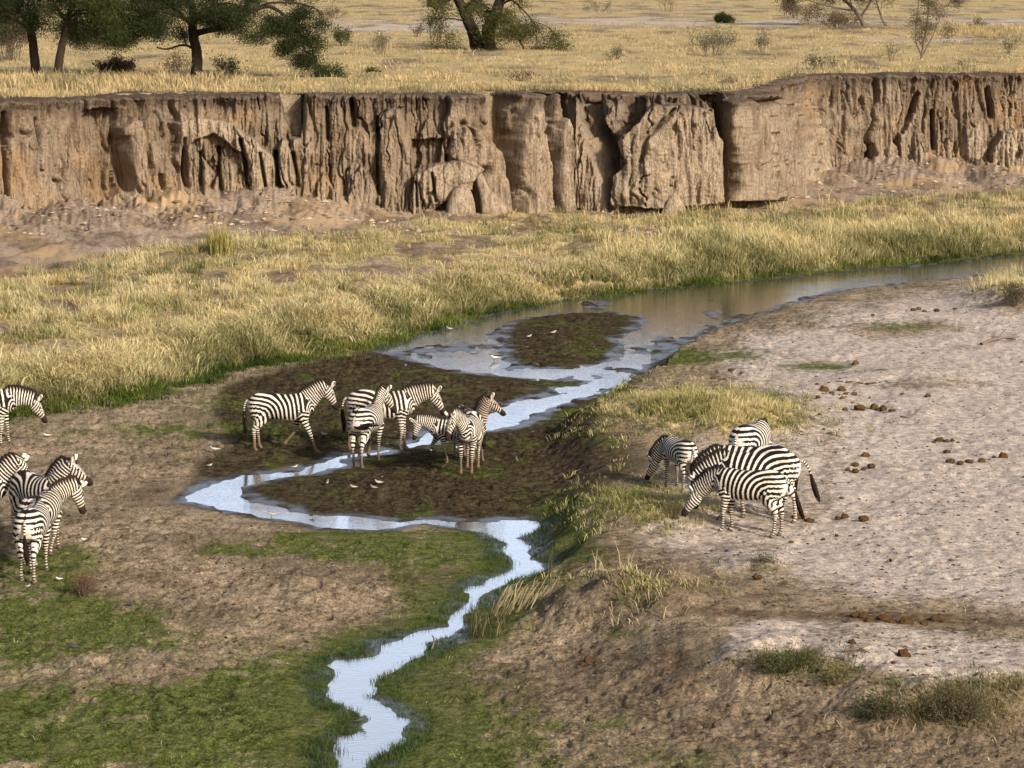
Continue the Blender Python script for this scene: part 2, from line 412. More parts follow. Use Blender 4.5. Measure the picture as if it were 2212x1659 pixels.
m_mud = np.maximum(poly_mask([(480, 835), (640, 785), (860, 745), (1000, 690), (1400, 640), (1500, 700), (1400, 800), (1330, 860), (1280, 930), (1330, 1010), (1230, 1110), (1150, 1180), (900, 1130), (560, 1110), (400, 1075),
                              (430, 1000), (500, 960), (460, 890)], 40),
                   sstep(-0.5, 0.0, SW + 0.25 * n2))
m_mud = np.maximum(m_mud, blob(1290, 990, 110, 70, .9))  # mud tone also darkens the right bank face
m_mud = np.maximum(m_mud, blob(330, 1060, 90, 20, .5)); m_mud = np.maximum(m_mud, blob(960, 1355, 120, 25, .9))
m_green = (blob(90, 1225, 130, 60, .9) + blob(520, 1180, 170, 26, .75) + poly_mask([(600, 1150), (1080, 1150), (1110, 1225), (1010, 1300), (980, 1350), (900, 1340), (820, 1240), (640, 1190)], 30) * .9
           + blob(120, 1350, 280, 66, 1.1) + blob(100, 1560, 460, 110, .95) + blob(520, 1580, 360, 110, .9) + blob(620, 1450, 160, 60, .6) + blob(980, 1520, 190, 90, .85) + blob(1000, 1630, 300, 60, .7)
           + blob(1230, 1120, 80, 50, 1.0) + blob(1250, 1200, 90, 30, .7) + blob(1460, 770, 110, 22, .8) + blob(1290, 840, 90, 16, .9) + blob(1180, 1150, 60, 40, .8)
           + blob(1150, 1260, 90, 25, .8) + blob(880, 845, 130, 14, .55) + blob(1300, 960, 60, 30, .6) + blob(480, 870, 140, 20, .45) + blob(1270, 735, 90, 18, .35)
           + blob(1700, 1440, 80, 20, .55) + blob(2060, 1540, 120, 30, .5) + blob(1640, 1225, 50, 14, .6) + blob(1350, 1300, 60, 14, .55) + blob(1330, 1560, 100, 20, .5) + blob(1500, 1640, 140, 30, .5) + blob(1330, 1370, 60, 14, .5)
           + blob(1620, 765, 90, 12, .5) + blob(1770, 790, 80, 10, .7) + blob(1950, 705, 120, 10, .5) + blob(420, 930, 420, 22, .55))
n4 = fbm(GX * 2.4, GY * 1.5, 3, 121)
m_green = np.clip(m_green, 0, 1.2) * (1.08 + 1.0 * n1 + 0.8 * n2 + .8 * n4)
m_green = np.maximum(m_green, (sstep(-1.7, -0.3, SW) * (GY < 68) * (DYp > 1150)) * 1.0)
m_green = np.maximum(m_green, np.exp(-((SN - 0.0) / 0.8) ** 2) * (0.8 + n1) * np.where(DXp < 2212, 1, 1))
m_green = np.maximum(m_green, .62 * m_mud * sstep(-.05, .35, n1) * (.8 + n4) * (SW < -.2))
bare = blob(380, 1445, 190, 34, .9) + blob(420, 1275, 250, 34, .8) + blob(700, 1265, 130, 22, .9) + blob(400, 1150, 200, 30, .5) + blob(330, 1040, 200, 60, .7)
m_green = np.clip(m_green - bare * (0.6 + 0.6 * n2), 0, 1)
m_sand = poly_mask([(4000, 560), (2212, 610), (1950, 640), (1750, 680), (1640, 720), (1540, 770), (1600, 830), (1720, 860), (1790, 920), (1800, 1000), (1780, 1100), (1640, 1170), (1500, 1180), (1620, 1215), (1760, 1260),
                    (1900, 1290), (2212, 1310), (4000, 1330)], 90)
m_sand = np.maximum(m_sand, .62 * poly_mask([(1500, 950), (1800, 900), (1850, 1200), (1560, 1240), (1380, 1180), (1400, 1060)], 60))
m_sand = np.maximum(m_sand, poly_mask([(1600, 1340), (1760, 1330), (2000, 1360), (2212, 1385), (4000, 1400), (4000, 1500), (2212, 1470), (1960, 1478), (1860, 1440), (1760, 1408), (1640, 1415), (1520, 1440)], 40) * .72)
m_sand = m_sand * np.clip(0.95 + 0.5 * n1 - 0.9 * blob(1950, 710, 150, 18) - 0.6 * blob(1990, 830, 110, 16) - .7 * blob(1770, 795, 90, 14) - .8 * blob(2190, 650, 80, 30) - .4 * blob(1700, 680, 120, 30), 0, 1)
m_dry = (sstep(-0.2, 0.9, SN) * (DW > 0) * (1 - sstep(.3, .6, talus_w(GX)) * sstep(6.5, 4.5, DW))) * np.clip(0.9 + 0.6 * n1 + .5 * n3, 0, 1)
m_dry = m_dry * (1 - np.clip(poly_mask([(-200, 500), (160, 470), (320, 430), (600, 420), (880, 455), (1080, 455), (900, 482), (760, 498), (560, 508), (330, 535), (200, 572), (0, 598), (-200, 605)], 30), 0, 1))
DENS = np.clip(.45 + 2.4 * fbm(GX * .5, GY * .3, 4, 411), .02, 1.9)
m_dry = m_dry * np.clip(.55 + .6 * DENS, 0, 1)
m_dry = m_dry * (1 - .8 * blob(850, 585, 120, 14) - .8 * blob(1150, 600, 60, 12))
m_dry = m_dry * (1 - poly_mask([(1560, 440), (1700, 420), (1840, 375), (2300, 350), (2300, 400), (1950, 425), (1750, 455)], 16))
rb = blob(1500, 890, 190, 45, 1.0) + blob(1400, 1090, 130, 40, 1.0) + blob(1350, 1270, 120, 25, .7) + blob(1640, 915, 90, 30, .8) + blob(2190, 620, 50, 22, .9)
m_dry = np.where(DW > 0, np.maximum(m_dry, np.clip(rb * (0.7 + 0.6 * n2), 0, 1) * (SSB > -1.2)), m_dry)
band = (np.exp(-((DYp - 48) / 13) ** 2) * sstep(500, 900, DXp) + np.exp(-((DYp - 62) / 8) ** 2) * sstep(600, 800, DXp) * sstep(1250, 1000, DXp) + 0.9 * np.exp(-((DYp - 88) / 6) ** 2) * sstep(1750, 1900, DXp) * sstep(2300, 2050, DXp)
        + 0.5 * np.exp(-((DYp - 20) / 8) ** 2) + .6 * np.exp(-((DYp - 62) / 7) ** 2) * (DXp < 420))
pl_dry = np.clip(0.8 + 1.3 * fbm(GX * 0.25, GY * 0.07, 4, 97) - band * (.6 + .8 * n3), 0, 1)
edge = sstep(0.0, 1.8, -DW - 1.0 + 1.5 * n1)
m_dry = np.where(up, pl_dry * edge, m_dry)
m_green = np.where(up, np.clip(0.35 + 0.9 * fbm(GX * 0.12, GY * 0.06, 3, 99) + blob(1250, 175, 400, 18, .35) + blob(420, 150, 200, 30, .2) - .3, 0, 1) * 0.6, m_green)
m_sand = np.where(up, np.clip(band * (.7 + 1.2 * n3 + .5 * n1), 0, 1), m_sand); m_mud = np.where(up, 0, m_mud)
m_track = np.exp(-((DYp - (1322 + 0.03 * (DXp - 1500) - 10 * n2)) / 12) ** 2) * sstep(1420, 1560, DXp) + 0.5 * np.exp(-((DYp - (1590 - 0.08 * (DXp - 1300) + 20 * n1)) / 16) ** 2) * sstep(1200, 1400, DXp) * sstep(2000, 1700, DXp)
m_track = m_track + blob(1470, 1450, 60, 60, .6) + blob(1330, 1420, 200, 18, .4) + blob(300, 1085, 70, 16, .6) + blob(360, 1060, 60, 14, .5)
m_dark = .85 * blob(1850, 1610, 420, 80) + .75 * blob(1250, 1480, 300, 70) + .7 * blob(1400, 1210, 160, 40) + .5 * blob(760, 1330, 180, 40) + .6 * blob(1540, 1280, 200, 30) + .75 * blob(1280, 1010, 90, 80) + .5 * blob(340, 1050, 120, 30) + .6 * blob(900, 1250, 160, 30) + .45 * blob(1600, 1560, 300, 40)  # patches where the ground colour turns darker brown
m_dark = np.maximum(m_dark, 1.2 * np.exp(-((SN - .35) / .55) ** 2) * sstep(-.1, .25, n1)); m_dark = np.maximum(m_dark, .8 * sstep(3, 6, SN) * sstep(.55, .1, DENS))
m_dark = np.where(up, .5 * blob(250, 150, 130, 16) + .5 * blob(420, 165, 140, 14) + .5 * blob(1850, 58, 150, 10) + .5 * blob(1050, 106, 90, 8), np.clip(m_dark * (.7 + .8 * n2), 0, 1))  # plateau part: darker ground round the feet of trees and scrub
m_track = np.where(up, 0, np.clip(m_track * (1.0 + n2), 0, 1))
m_talus = np.where(up, 0, np.clip(np.maximum(sstep(11, 4, DW), sstep(3.0, 5.0, SN)) * (1 - m_dry), 0, 1))
m_wet = np.clip(sstep(-0.7, 0.05, SW) * (0.65 + 0.8 * n2), 0, 1)

g = NT('earth')
A = g.sep(g.attr('ma').outputs['Color']); B = g.sep(g.attr('mb').outputs['Color'])
nf = g.noise(7, 7, .70); nm = g.noise(1.7, 5, .6); nl = g.noise(0.35, 3, .5); ns = g.noise(22, 3, .6)
def thr(mask, nz, amt=0.9, w=0.28):
    v = g.math('ADD', mask, g.math('MULTIPLY', g.math('SUBTRACT', nz, 0.5), amt))
    return g.rampf(v, 0.5 - w, 0.5 + w)
dirt = g.mix(g.rampf(nf, .36, .64), (.075, .058, .039), (.30, .236, .162))
dirt = g.mix(g.rampf(nm, .35, .75), dirt, (.34, .265, .185))
dirt = g.mix(g.rampf(ns, .58, .72), dirt, (.04, .029, .02))
fg = g.noise(26, 4, .75)
dirt = g.mix(1.0, dirt, g.mix(g.rampf(fg, .36, .62), (.52, .50, .48), (1.3, 1.28, 1.25)), 'MULTIPLY')
dirt = g.mix(g.math('MULTIPLY', g.rampf(nl, .42, .62), .45), dirt, (.075, .058, .038))
sand = g.mix(g.rampf(nf, .32, .68), (.30, .25, .212), (.56, .475, .40))
sand = g.mix(g.math('MULTIPLY', g.rampf(g.noise(3.2, 4, .65), .5, .68), .75), sand, (.235, .205, .19))
sand = g.mix(g.math('MULTIPLY', g.rampf(ns, .60, .72), .8), sand, (.14, .115, .10))
nsm = g.math('ADD', g.math('MULTIPLY', g.noise(1.1, 6, .7), .6), g.math('MULTIPLY', nf, .4))
sand = g.mix(1.0, sand, g.mix(g.rampf(fg, .34, .6), (.66, .66, .67), (1.12, 1.11, 1.1)), 'MULTIPLY')
c = g.mix(thr(A[2], nsm, 2.4, .34), dirt, sand)
track = g.mix(g.rampf(nf, .3, .7), (.05, .032, .02), (.17, .115, .075))
c = g.mix(g.math('MULTIPLY', thr(B[0], nf, 1.0), .85), c, track)
tal = g.mix(g.rampf(nf, .3, .7), (.20, .145, .105), (.36, .285, .22))
tal = g.mix(g.rampf(nl, .48, .66), tal, (.36, .25, .145))
c = g.mix(B[1], c, tal)
mud = g.mix(g.rampf(nf, .35, .7), (.016, .013, .009), (.085, .064, .040))
mud = g.mix(g.rampf(nm, .45, .7), mud, (.065, .056, .030))
mud = g.mix(1.0, mud, g.mix(g.rampf(fg, .36, .62), (.5, .5, .5), (1.35, 1.3, 1.25)), 'MULTIPLY')
c = g.mix(thr(A[0], g.math('ADD', g.math('MULTIPLY', nsm, .6), g.math('MULTIPLY', nf, .4)), 1.7, .32), c, mud)
dry = g.mix(g.rampf(nf, .3, .7), (.25, .19, .095), (.54, .425, .225))
c = g.mix(g.math('MULTIPLY', thr(g.attr('ma').outputs['Alpha'], nf, .9), .9), c, dry)
gr = g.mix(g.rampf(nf, .3, .7), (.025, .042, .009), (.105, .13, .028))
gr = g.mix(1.0, gr, g.mix(g.rampf(fg, .36, .62), (.5, .5, .5), (1.25, 1.25, 1.2)), 'MULTIPLY')
gr = g.mix(g.math('MULTIPLY', g.rampf(nm, .5, .8), .7), gr, (.13, .125, .045))
np_ = g.noise(2.6, 5, .65)
c = g.mix(g.math('MULTIPLY', thr(A[1], g.math('ADD', g.math('MULTIPLY', np_, .75), g.math('MULTIPLY', nf, .25)), 2.8, .42), .88), c, gr)
dark_f = g.math('MULTIPLY', g.attr('mb').outputs['Alpha'], g.rampf(nsm, .22, .5))
c = g.mix(dark_f, c, g.mix(g.rampf(nf, .3, .7), (.035, .025, .017), (.16, .115, .078)))
wetc = g.mix(nf, (.012, .011, .011), (.04, .032, .025))
c = g.mix(g.math('MULTIPLY', thr(B[2], nf, .9), .9), c, wetc)
rough = g.math('SUBTRACT', 0.95, g.math('MULTIPLY', thr(B[2], nm, .9), .6))
g.set(Base_Color=c, Roughness=rough, Specular_IOR_Level=g.math('MULTIPLY', thr(B[2], nm, .9), .5))
g.bump(g.math('ADD', g.math('MULTIPLY', nf, .7), g.math('MULTIPLY', ns, .45)), 1.0, .05)
MAT_EARTH = g.m

me = mesh_np('ground', np.stack([GX, GY, GZ], -1).reshape(-1, 3), grid_quads(NR, NC))
attr_col(me, 'ma', np.stack([m_mud, m_green, m_sand, m_dry], -1).reshape(-1, 4))
attr_col(me, 'mb', np.stack([m_track, m_talus, m_wet, m_dark], -1).reshape(-1, 4))
tag(link('ground', me, MAT_EARTH), kind='structure')

# ------------------------------------------------------------------ water
w = NT('stream_water')
wv = w.n('ShaderNodeNewGeometry').outputs['Position']
rip = w.noise(9, 2, .5, wv, (1.0, 2.2, 1)); big = w.noise(1.2, 3, .5, wv, (1, .8, 1))
w.set(Base_Color=w.mix(big, (.03, .025, .02), (.07, .058, .046)), Roughness=0.05, IOR=1.5, Specular_IOR_Level=1.0)
w.bump(w.math('ADD', w.math('MULTIPLY', rip, .5), big), 0.35, .02)
wp = [(x, y) for x, y in [(-45, 20), (60, 20), (90, 160), (-45, 160)]]
me = bpy.data.meshes.new('river')
xs = np.linspace(-40, 70, 60); ys = np.linspace(22, 135, 60)
xx, yy = np.meshgrid(xs, ys)
me = mesh_np('river', np.stack([xx, yy, xx * 0], -1).reshape(-1, 3), grid_quads(60, 60))
tag(link('river', me, w.m), kind='structure')
# ------------------------------------------------------------------ the eroded earth cliff
xd = np.concatenate([np.linspace(-2500, -60, 200), np.arange(-55, 2270, 1.7), np.linspace(2275, 4400, 180)])
wxy = np.stack([np.interp(xd, CTX, CLW[:, 0]), np.interp(xd, CTX, CLW[:, 1])], 1)
# smooth the wall line a little so that normals turn gradually
tx = np.gradient(wxy[:, 0]); ty = np.gradient(wxy[:, 1]); kk = np.ones(41) / 41
txs = np.convolve(np.pad(tx, 20, 'edge'), kk, 'valid'); tys = np.convolve(np.pad(ty, 20, 'edge'), kk, 'valid')
ln = np.hypot(txs, tys); nx = tys / ln; ny = -txs / ln
arc = np.concatenate([[0], np.cumsum(np.hypot(np.diff(wxy[:, 0]), np.diff(wxy[:, 1])))])
NT_ = 240
tz = np.linspace(0, 1, NT_)
Zc = 0.2 + (ZP - 0.2) * tz[:, None] + 0 * xd[None, :]
SX = np.repeat(arc[None, :], NT_, 0)
Xc = np.repeat(wxy[None, :, 0], NT_, 0); Yc = np.repeat(wxy[None, :, 1], NT_, 0)
CDX, CDY = proj(Xc, Yc, Zc)
CDX = np.repeat(xd[None, :], NT_, 0)
H01 = np.clip((Zc - 1.0) / (ZP - 1.0), 0, 1)
wob = 4.5 * noise(SX * 1.3, Zc * 0.9, 201) + 2.6 * noise(SX * 4, Zc * 1.8, 202) + 1.0 * noise(SX * 9, Zc * 3, 205)
UX = CDX + wob; UY = CDY + 6 * noise(SX * 1.1 + 9, Zc * 1.1, 203) + 2 * noise(SX * 7, Zc * 2, 206)
disp = 0.35 * fbm(SX * 0.22, Zc * 0.10, 3, 210) + 0.5 * (1 - H01) ** 4
ridge = 1 - np.abs(noise(SX * 1.25 + 0.25 * noise(SX * .8, Zc * .8, 3), Zc * 0.16, 211)) * 2
disp += 0.16 * ridge
rill = noise(SX * 4.2 + 0.5 * noise(SX, Zc * 0.9, 4), Zc * 0.38, 212)
patchy = sstep(-.2, .4, noise(SX * 0.45, Zc * 0.5, 213))
disp += (0.05 + 0.09 * patchy) * rill
disp += 0.05 * noise(SX * 9, Zc * 0.8, 214) + 0.025 * noise(SX * 11, Zc * 5, 215)
def columns(wd, seed, dmax, gw, gd, tilt):
    u = SX / wd + .30 * noise(SX * .7 / wd, Zc * .5, seed) + .12 * noise(SX * 2.2 / wd, Zc * 1.6, seed + 1)
    ci = np.floor(u); f = u - ci; h1 = _hash(ci, ci * 0, seed) / 65535.; h2 = _hash(ci, ci * 0 + 7, seed) / 65535.; h3 = _hash(ci, ci * 0 + 13, seed) / 65535.
    edge_ = np.minimum(f, 1 - f) * wd
    topz = .30 + .85 * h2
    # each column narrows to a ragged point at its own height
    topz = topz - .55 * np.abs(f - .5 - .3 * (h3 - .5)) * (h2 < .75) + .05 * noise(SX * 6, Zc * 3, seed + 2)
    below = sstep(.0, .035, topz - H01)
    return dmax * h1 * below * sstep(0, gw * 1.5, edge_) * (1 + tilt * (1 - H01)) - gd * np.exp(-(edge_ / gw) ** 2) * (.25 + .75 * h3), below * h1
d1, b1 = columns(1.35, 900, .50, .07, .30, .3)
d2, b2 = columns(.52, 920, .24, .035, .16, .2)
d3, b3 = columns(.21, 940, .09, .02, .06, 0)
pat2 = sstep(-.35, .3, noise(SX * .16, Zc * .12, 260))
disp += d1 * (.35 + .65 * pat2) + d2 * (.25 + .75 * patchy * pat2) + d3
crev = sstep(.33, .62, noise(SX * 2.3 + .4 * noise(SX * .7, Zc * .7, 5), Zc * 0.22, 216))
disp -= 0.38 * crev * patchy * (0.4 + .6 * sstep(.0, .5, H01))
slump = sstep(0.15, .5, noise(SX * .55, Zc * .35, 217)) * sstep(.75, .35, H01)
disp += 0.35 * slump
pale = 0.15 * sstep(.1, .5, rill) + 0.35 * slump + .35 * b1 + .22 * b2
SLABS = [([(-2600, 150), (160, 190), (172, 330), (176, 492), (0, 520), (-2600, 620)], .65, 10, .1),
         ([(250, 275), (262, 262), (272, 245), (292, 258), (304, 330), (300, 400), (285, 415), (262, 350)], .65, 12, .5),
         ([(168, 310), (180, 300), (190, 345), (180, 380), (170, 370)], .4, 8, .4),
         ([(370, 262), (430, 250), (500, 262), (560, 300), (600, 350), (600, 415), (540, 425), (520, 330), (460, 290), (420, 300), (385, 330)], .55, 22, .8),
         ([(596, 318), (608, 296), (624, 304), (632, 335), (628, 380), (612, 400), (598, 372)], .75, 12, .9),
         ([(612, 395), (625, 370), (642, 382), (644, 425), (618, 432)], .6, 10, .9),
         ([(880, 230), (862, 225), (884, 300), (888, 470), (818, 470), (820, 250), (838, 230)], .35, 9, .3),
         ([(975, 280), (1000, 266), (1035, 282), (1070, 330), (1086, 458), (1040, 455), (1020, 370), (962, 332)], .55, 14, .5),
         ([(884, 440), (896, 372), (950, 348), (1000, 340), (1028, 370), (1030, 400), (985, 415), (952, 450), (900, 470)], .95, 14, .7),
         ([(1098, 300), (1110, 240), (1124, 206), (1136, 208), (1152, 260), (1162, 330), (1172, 458), (1108, 462), (1100, 400)], .85, 18, .6),
         ([(1184, 340), (1190, 280), (1199, 248), (1206, 252), (1216, 300), (1226, 340), (1226, 458), (1188, 460), (1182, 400)], .8, 16, .7),
         ([(1230, 300), (1233, 225), (1242, 204), (1252, 212), (1264, 262), (1290, 305), (1310, 355), (1336, 448), (1234, 452), (1230, 350)], .8, 16, .6),
         ([(1300, 205), (1340, 200), (1350, 250), (1336, 330), (1316, 330), (1290, 280), (1262, 225)], .12, 8, .1),
         ([(1392, 250), (1410, 222), (1455, 214), (1522, 236), (1546, 300), (1556, 440), (1350, 448), (1346, 400), (1370, 345), (1362, 300)], 1.0, 20, .7),
         ([(1566, 215), (1600, 196), (1645, 205), (1662, 262), (1682, 330), (1690, 424), (1640, 432), (1562, 436), (1566, 380), (1560, 260)], .95, 22, .5),
         ([(1690, 330), (1704, 338), (1700, 400), (1686, 405)], .5, 8, .4),
         ([(1690, 410), (1740, 270), (1770, 280), (1800, 330), (1830, 330), (1872, 390), (1850, 420), (1760, 430)], .5, 26, .7),
         ([(1880, 345), (1910, 340), (1930, 395), (1880, 400)], .7, 12, .9),
         ([(2030, 330), (2050, 295), (2066, 345), (2064, 375), (2032, 372)], .4, 10, .6),
         ([(2130, 330), (2160, 280), (2200, 274), (2260, 300), (2320, 330), (2330, 400), (2130, 400)], .9, 22, 1.0)]
for pts, dep, bev, pl in SLABS:
    P = np.array(pts, float)
    b = (UX > P[:, 0].min() - 5) & (UX < P[:, 0].max() + 5)
    s_ = sdf(UX[b], UY[b], pts)
    f = sstep(0, bev * .24, s_) * (0.80 + 0.20 * sstep(0, bev * 2.6, s_))
    face = .14 * noise(SX[b] * 1.1 + len(pts), Zc[b] * .3, 250) + .16 * (1 - 2 * np.abs(noise(SX[b] * 2.6, Zc[b] * .55, 251))) + .6 * d3[b] + .3 * d2[b]
    disp[b] = np.maximum(disp[b], (1.25 * dep + face) * f + disp[b] * (1 - f))
    pale[b] = np.maximum(pale[b], pl * f)
CRACKS = [([(1052, 205), (1070, 290), (1088, 380), (1096, 462)], 9, 1.1), ([(1172, 250), (1176, 380), (1181, 458)], 4.5, 1.0), ([(1222, 215), (1224, 305)], 5, .7), ([(1272, 225), (1318, 330), (1345, 446)], 6, .9),
          ([(1352, 300), (1347, 448)], 5, 1.0), ([(1553, 230), (1557, 340), (1560, 442)], 6, 1.3), ([(1606, 250), (1608, 425)], 3, .5), ([(260, 300), (256, 345), (266, 410)], 6, .8), ([(815, 250), (813, 450)], 3, .4),
          ([(48, 250), (56, 330)], 3, .3), ([(595, 330), (600, 410)], 4, .8), ([(632, 330), (640, 400)], 4, .7), ([(1395, 345), (1400, 300), (1440, 230)], 3, .4), ([(1870, 330), (1882, 395)], 4, .6), ([(2012, 240), (2018, 320)], 3.5, .6),
          ([(2130, 190), (2140, 250)], 5, .5), ([(1980, 200), (1960, 260)], 4, .4), ([(430, 330), (432, 420)], 4, .7), ([(470, 320), (476, 440)], 4, .6), ([(520, 300), (540, 440)], 4, .7), ([(390, 300), (396, 400)], 4, .6), ([(338, 380), (350, 450)], 4, .5),
          ([(560, 330), (570, 400)], 3, .5), ([(1030, 370), (1014, 395), (1020, 450)], 9, .9), ([(1560, 190), (1590, 215), (1650, 215)], 5, .4), ([(970, 300), (964, 345)], 4, .4), ([(900, 390), (902, 440)], 2.5, .3), ([(935, 370), (942, 430)], 2.5, .3),
          ([(-3, 240), (0, 480)], 4, .6), ([(705, 230), (708, 300)], 4, .5), ([(758, 215), (762, 270)], 5, .6)]
for pts, wd, dep in CRACKS:
    P = np.array(pts, float)
    b = (UX > P[:, 0].min() - 40) & (UX < P[:, 0].max() + 40)
    disp[b] -= 1.35 * dep * np.exp(-(seg_dist(CDX[b] + .4 * wob[b], CDY[b], pts) / wd) ** 2)
HOLLOWS = [((632, 235), 30, 30, 1.0), ((480, 228), 18, 20, .5), ((1240, 220), 10, 30, .4), ((230, 420), 50, 60, .25), ((950, 455), 40, 18, .4), ((1860, 350), 30, 20, .3), ((800, 420), 60, 50, .15)]
for (hx, hy), rx, ry, dep in HOLLOWS:
    disp -= dep * np.exp(-((CDX - hx) / rx) ** 2 - ((CDY - hy) / ry) ** 2)
RECESS = [([(1050, 190), (1106, 190), (1100, 300), (1096, 470), (1086, 470), (1076, 330)], 1.0), ([(1266, 190), (1300, 190), (1330, 280), (1352, 330), (1352, 460), (1340, 460), (1312, 340), (1290, 290)], .8), ([(1350, 190), (1395, 190), (1400, 235), (1366, 310), (1350, 380), (1346, 300)], .45),
          ([(1544, 215), (1568, 215), (1563, 450), (1552, 450)], .55), ([(600, 200), (664, 200), (650, 300), (628, 300)], .8), ([(172, 230), (255, 230), (258, 400), (230, 470), (178, 440)], .45), ([(1164, 200), (1200, 200), (1186, 260), (1180, 460), (1174, 460), (1166, 330)], .6), ([(1206, 200), (1228, 200), (1226, 300), (1214, 280)], .7),
          ([(1500, 200), (1566, 200), (1560, 240), (1524, 228)], .6), ([(884, 300), (960, 300), (950, 350), (892, 370)], .35)]
for pts, dep in RECESS:
    P = np.array(pts, float)
    b = (UX > P[:, 0].min() - 5) & (UX < P[:, 0].max() + 5)
    f = sstep(0, 5, sdf(UX[b], UY[b], pts))
    disp[b] -= 1.8 * dep * f; pale[b] *= 1 - f
ck = noise(SX * 1.5 + .25 * noise(SX * 3, Zc * 2, 262), Zc * .22, 261); ck2 = noise(SX * 3.4, Zc * .5 + .2 * noise(SX * 2, Zc * 2, 264), 263)
disp -= .38 * np.exp(-(ck / .045) ** 2) * sstep(-.1, .3, noise(SX * .6, Zc * .5, 265)) + .16 * np.exp(-(ck2 / .055) ** 2) * sstep(-.2, .3, noise(SX * .8 + 5, Zc * .6, 266))
# undercut below the big block and a crumbling lip
disp -= 1.2 * np.exp(-((CDX - 1620) / 60) ** 4) * sstep(430, 438, CDY)
lip = sstep(.93, 1.0, H01); disp += lip * (0.2 * noise(SX * 1.7, 0 * SX, 230) + .1 * noise(SX * 6, 0 * SX, 236) + 0.14) - .12 * sstep(.985, 1, H01) + .1 * sstep(.86, .9, H01) * sstep(.96, .93, H01) * 0
topdrop = 0.10 * noise(arc * 1.1, arc * 0, 231) + 0.07 * noise(arc * 3.7, arc * 0, 232) - .05
disp += 0.03 * noise(SX * 14, Zc * 9, 240)
X3 = Xc + nx[None, :] * disp; Y3 = Yc + ny[None, :] * disp; Z3c = Zc + topdrop[None, :] * sstep(.6, 1, H01)
# rounded lip running back under the turf
back = np.linspace(0, 1, 9)[1:, None]
bx = X3[-1][None, :] * (1 - back) + (wxy[:, 0] - nx * 3.0)[None, :] * back
by = Y3[-1][None, :] * (1 - back) + (wxy[:, 1] - ny * 3.0)[None, :] * back
zt = height(bx, by); zt = np.where(zt < 4, ZP, zt)
bz = Z3c[-1][None, :] * (1 - back) ** 2 + (1 - (1 - back) ** 2) * (zt + .03) + 0.06 * noise(bx * 2, by * 2, 233) * (1 - back)
bz[-1] -= .25
X3 = np.concatenate([X3, bx]); Y3 = np.concatenate([Y3, by]); Z3c = np.concatenate([Z3c, bz])
pale = np.concatenate([np.clip(pale, 0, 1), np.zeros(bx.shape)])
topm = np.concatenate([sstep(.82, .95, H01 + .06 * noise(SX * 1.5, Zc * 2, 234)), np.ones(bx.shape)])
orange = sstep(.2, .55, noise(SX * .5, Zc * .7, 235) + .35 * (1 - H01) - .1) * (1 - np.clip(pale[:NT_], 0, 1))
orange = np.maximum(orange, np.exp(-((CDX - 60) / 120) ** 2 - ((CDY - 520) / 22) ** 2)); orange = np.maximum(orange, .9 * np.exp(-((CDX - 220) / 45) ** 2 - ((CDY - 400) / 70) ** 2))
orange = np.concatenate([orange, np.zeros(bx.shape)])
c = NT('cliff_earth')
M = c.sep(c.attr('mc').outputs['Color'])
pos = c.n('ShaderNodeNewGeometry').outputs['Position']
streak = c.noise(5.0, 5, .62, pos, (1, 1, .16)); fine = c.noise(16, 4, .6, pos, (1, 1, .45)); big = c.noise(1.0, 4, .55)
col = c.mix(c.rampf(streak, .33, .67), (.075, .052, .034), (.205, .148, .098))
col = c.mix(c.rampf(big, .4, .65), col, c.mix(fine, (.125, .096, .071), (.235, .186, .14)))
col = c.mix(c.math('MULTIPLY', M[1], .55), col, c.mix(streak, (.19, .11, .055), (.38, .25, .14)))
col = c.mix(c.math('MULTIPLY', M[0], .85), col, c.mix(c.rampf(c.math('ADD', c.math('MULTIPLY', fine, .5), c.math('MULTIPLY', streak, .5)), .36, .62), (.185, .14, .095), (.44, .355, .262)))
col = c.mix(c.math('MULTIPLY', M[2], c.rampf(c.math('ADD', c.math('MULTIPLY', streak, .6), c.math('MULTIPLY', fine, .4)), .36, .6)), col, (.075, .056, .045))
dk = c.rampf(streak, .56, .70)
col = c.mix(c.math('MULTIPLY', dk, .75), col, (.055, .038, .024))
c.set(Base_Color=col, Roughness=.95, Specular_IOR_Level=.0)
c.bump(c.math('ADD', streak, c.math('MULTIPLY', fine, .6)), 1.0, .10)
MAT_CLIFF = c.m
me = mesh_np('cliff', np.stack([X3, Y3, Z3c], -1).reshape(-1, 3), grid_quads(*X3.shape))
attr_col(me, 'mc', np.stack([pale, np.clip(orange, 0, 1), topm, topm * 0 + 1], -1).reshape(-1, 4))
tag(link('cliff', me, MAT_CLIFF), kind='structure')
# ------------------------------------------------------------------ zebras
zt_ = NT('zebra_coat')
s_at = zt_.attr('stripe').outputs['Fac']; zs = zt_.attr('tint').outputs['Color']
tex = zt_.n('ShaderNodeTexCoord').outputs['Object']
zn = zt_.noise(60, 3, .6, tex)
fac = zt_.rampf(zt_.math('ADD', s_at, zt_.math('MULTIPLY', zt_.math('SUBTRACT', zn, .5), .35)), -.28, .28)
white = zt_.mix(zt_.rampf(zt_.noise(3.5, 5, .65, tex), .25, .48), (.40, .32, .235), (.64, .58, .50))
wsep = zt_.sep(zs)
white = zt_.mix(wsep[0], white, (.30, .19, .11))
blk = zt_.mix(wsep[0], (.010, .009, .009), (.045, .025, .016))
cc = zt_.mix(fac, blk, white)
cc = zt_.mix(wsep[1], cc, (.018, .014, .012))
cc = zt_.mix(wsep[2], cc, (.13, .085, .055))
zt_.set(Base_Color=cc, Roughness=.7, Specular_IOR_Level=.06)
zt_.bump(zn, .25, .01)
MAT_COAT = zt_.m
eye_m = NT('zebra_eye').set(Base_Color=(.008, .006, .005), Roughness=.15).m

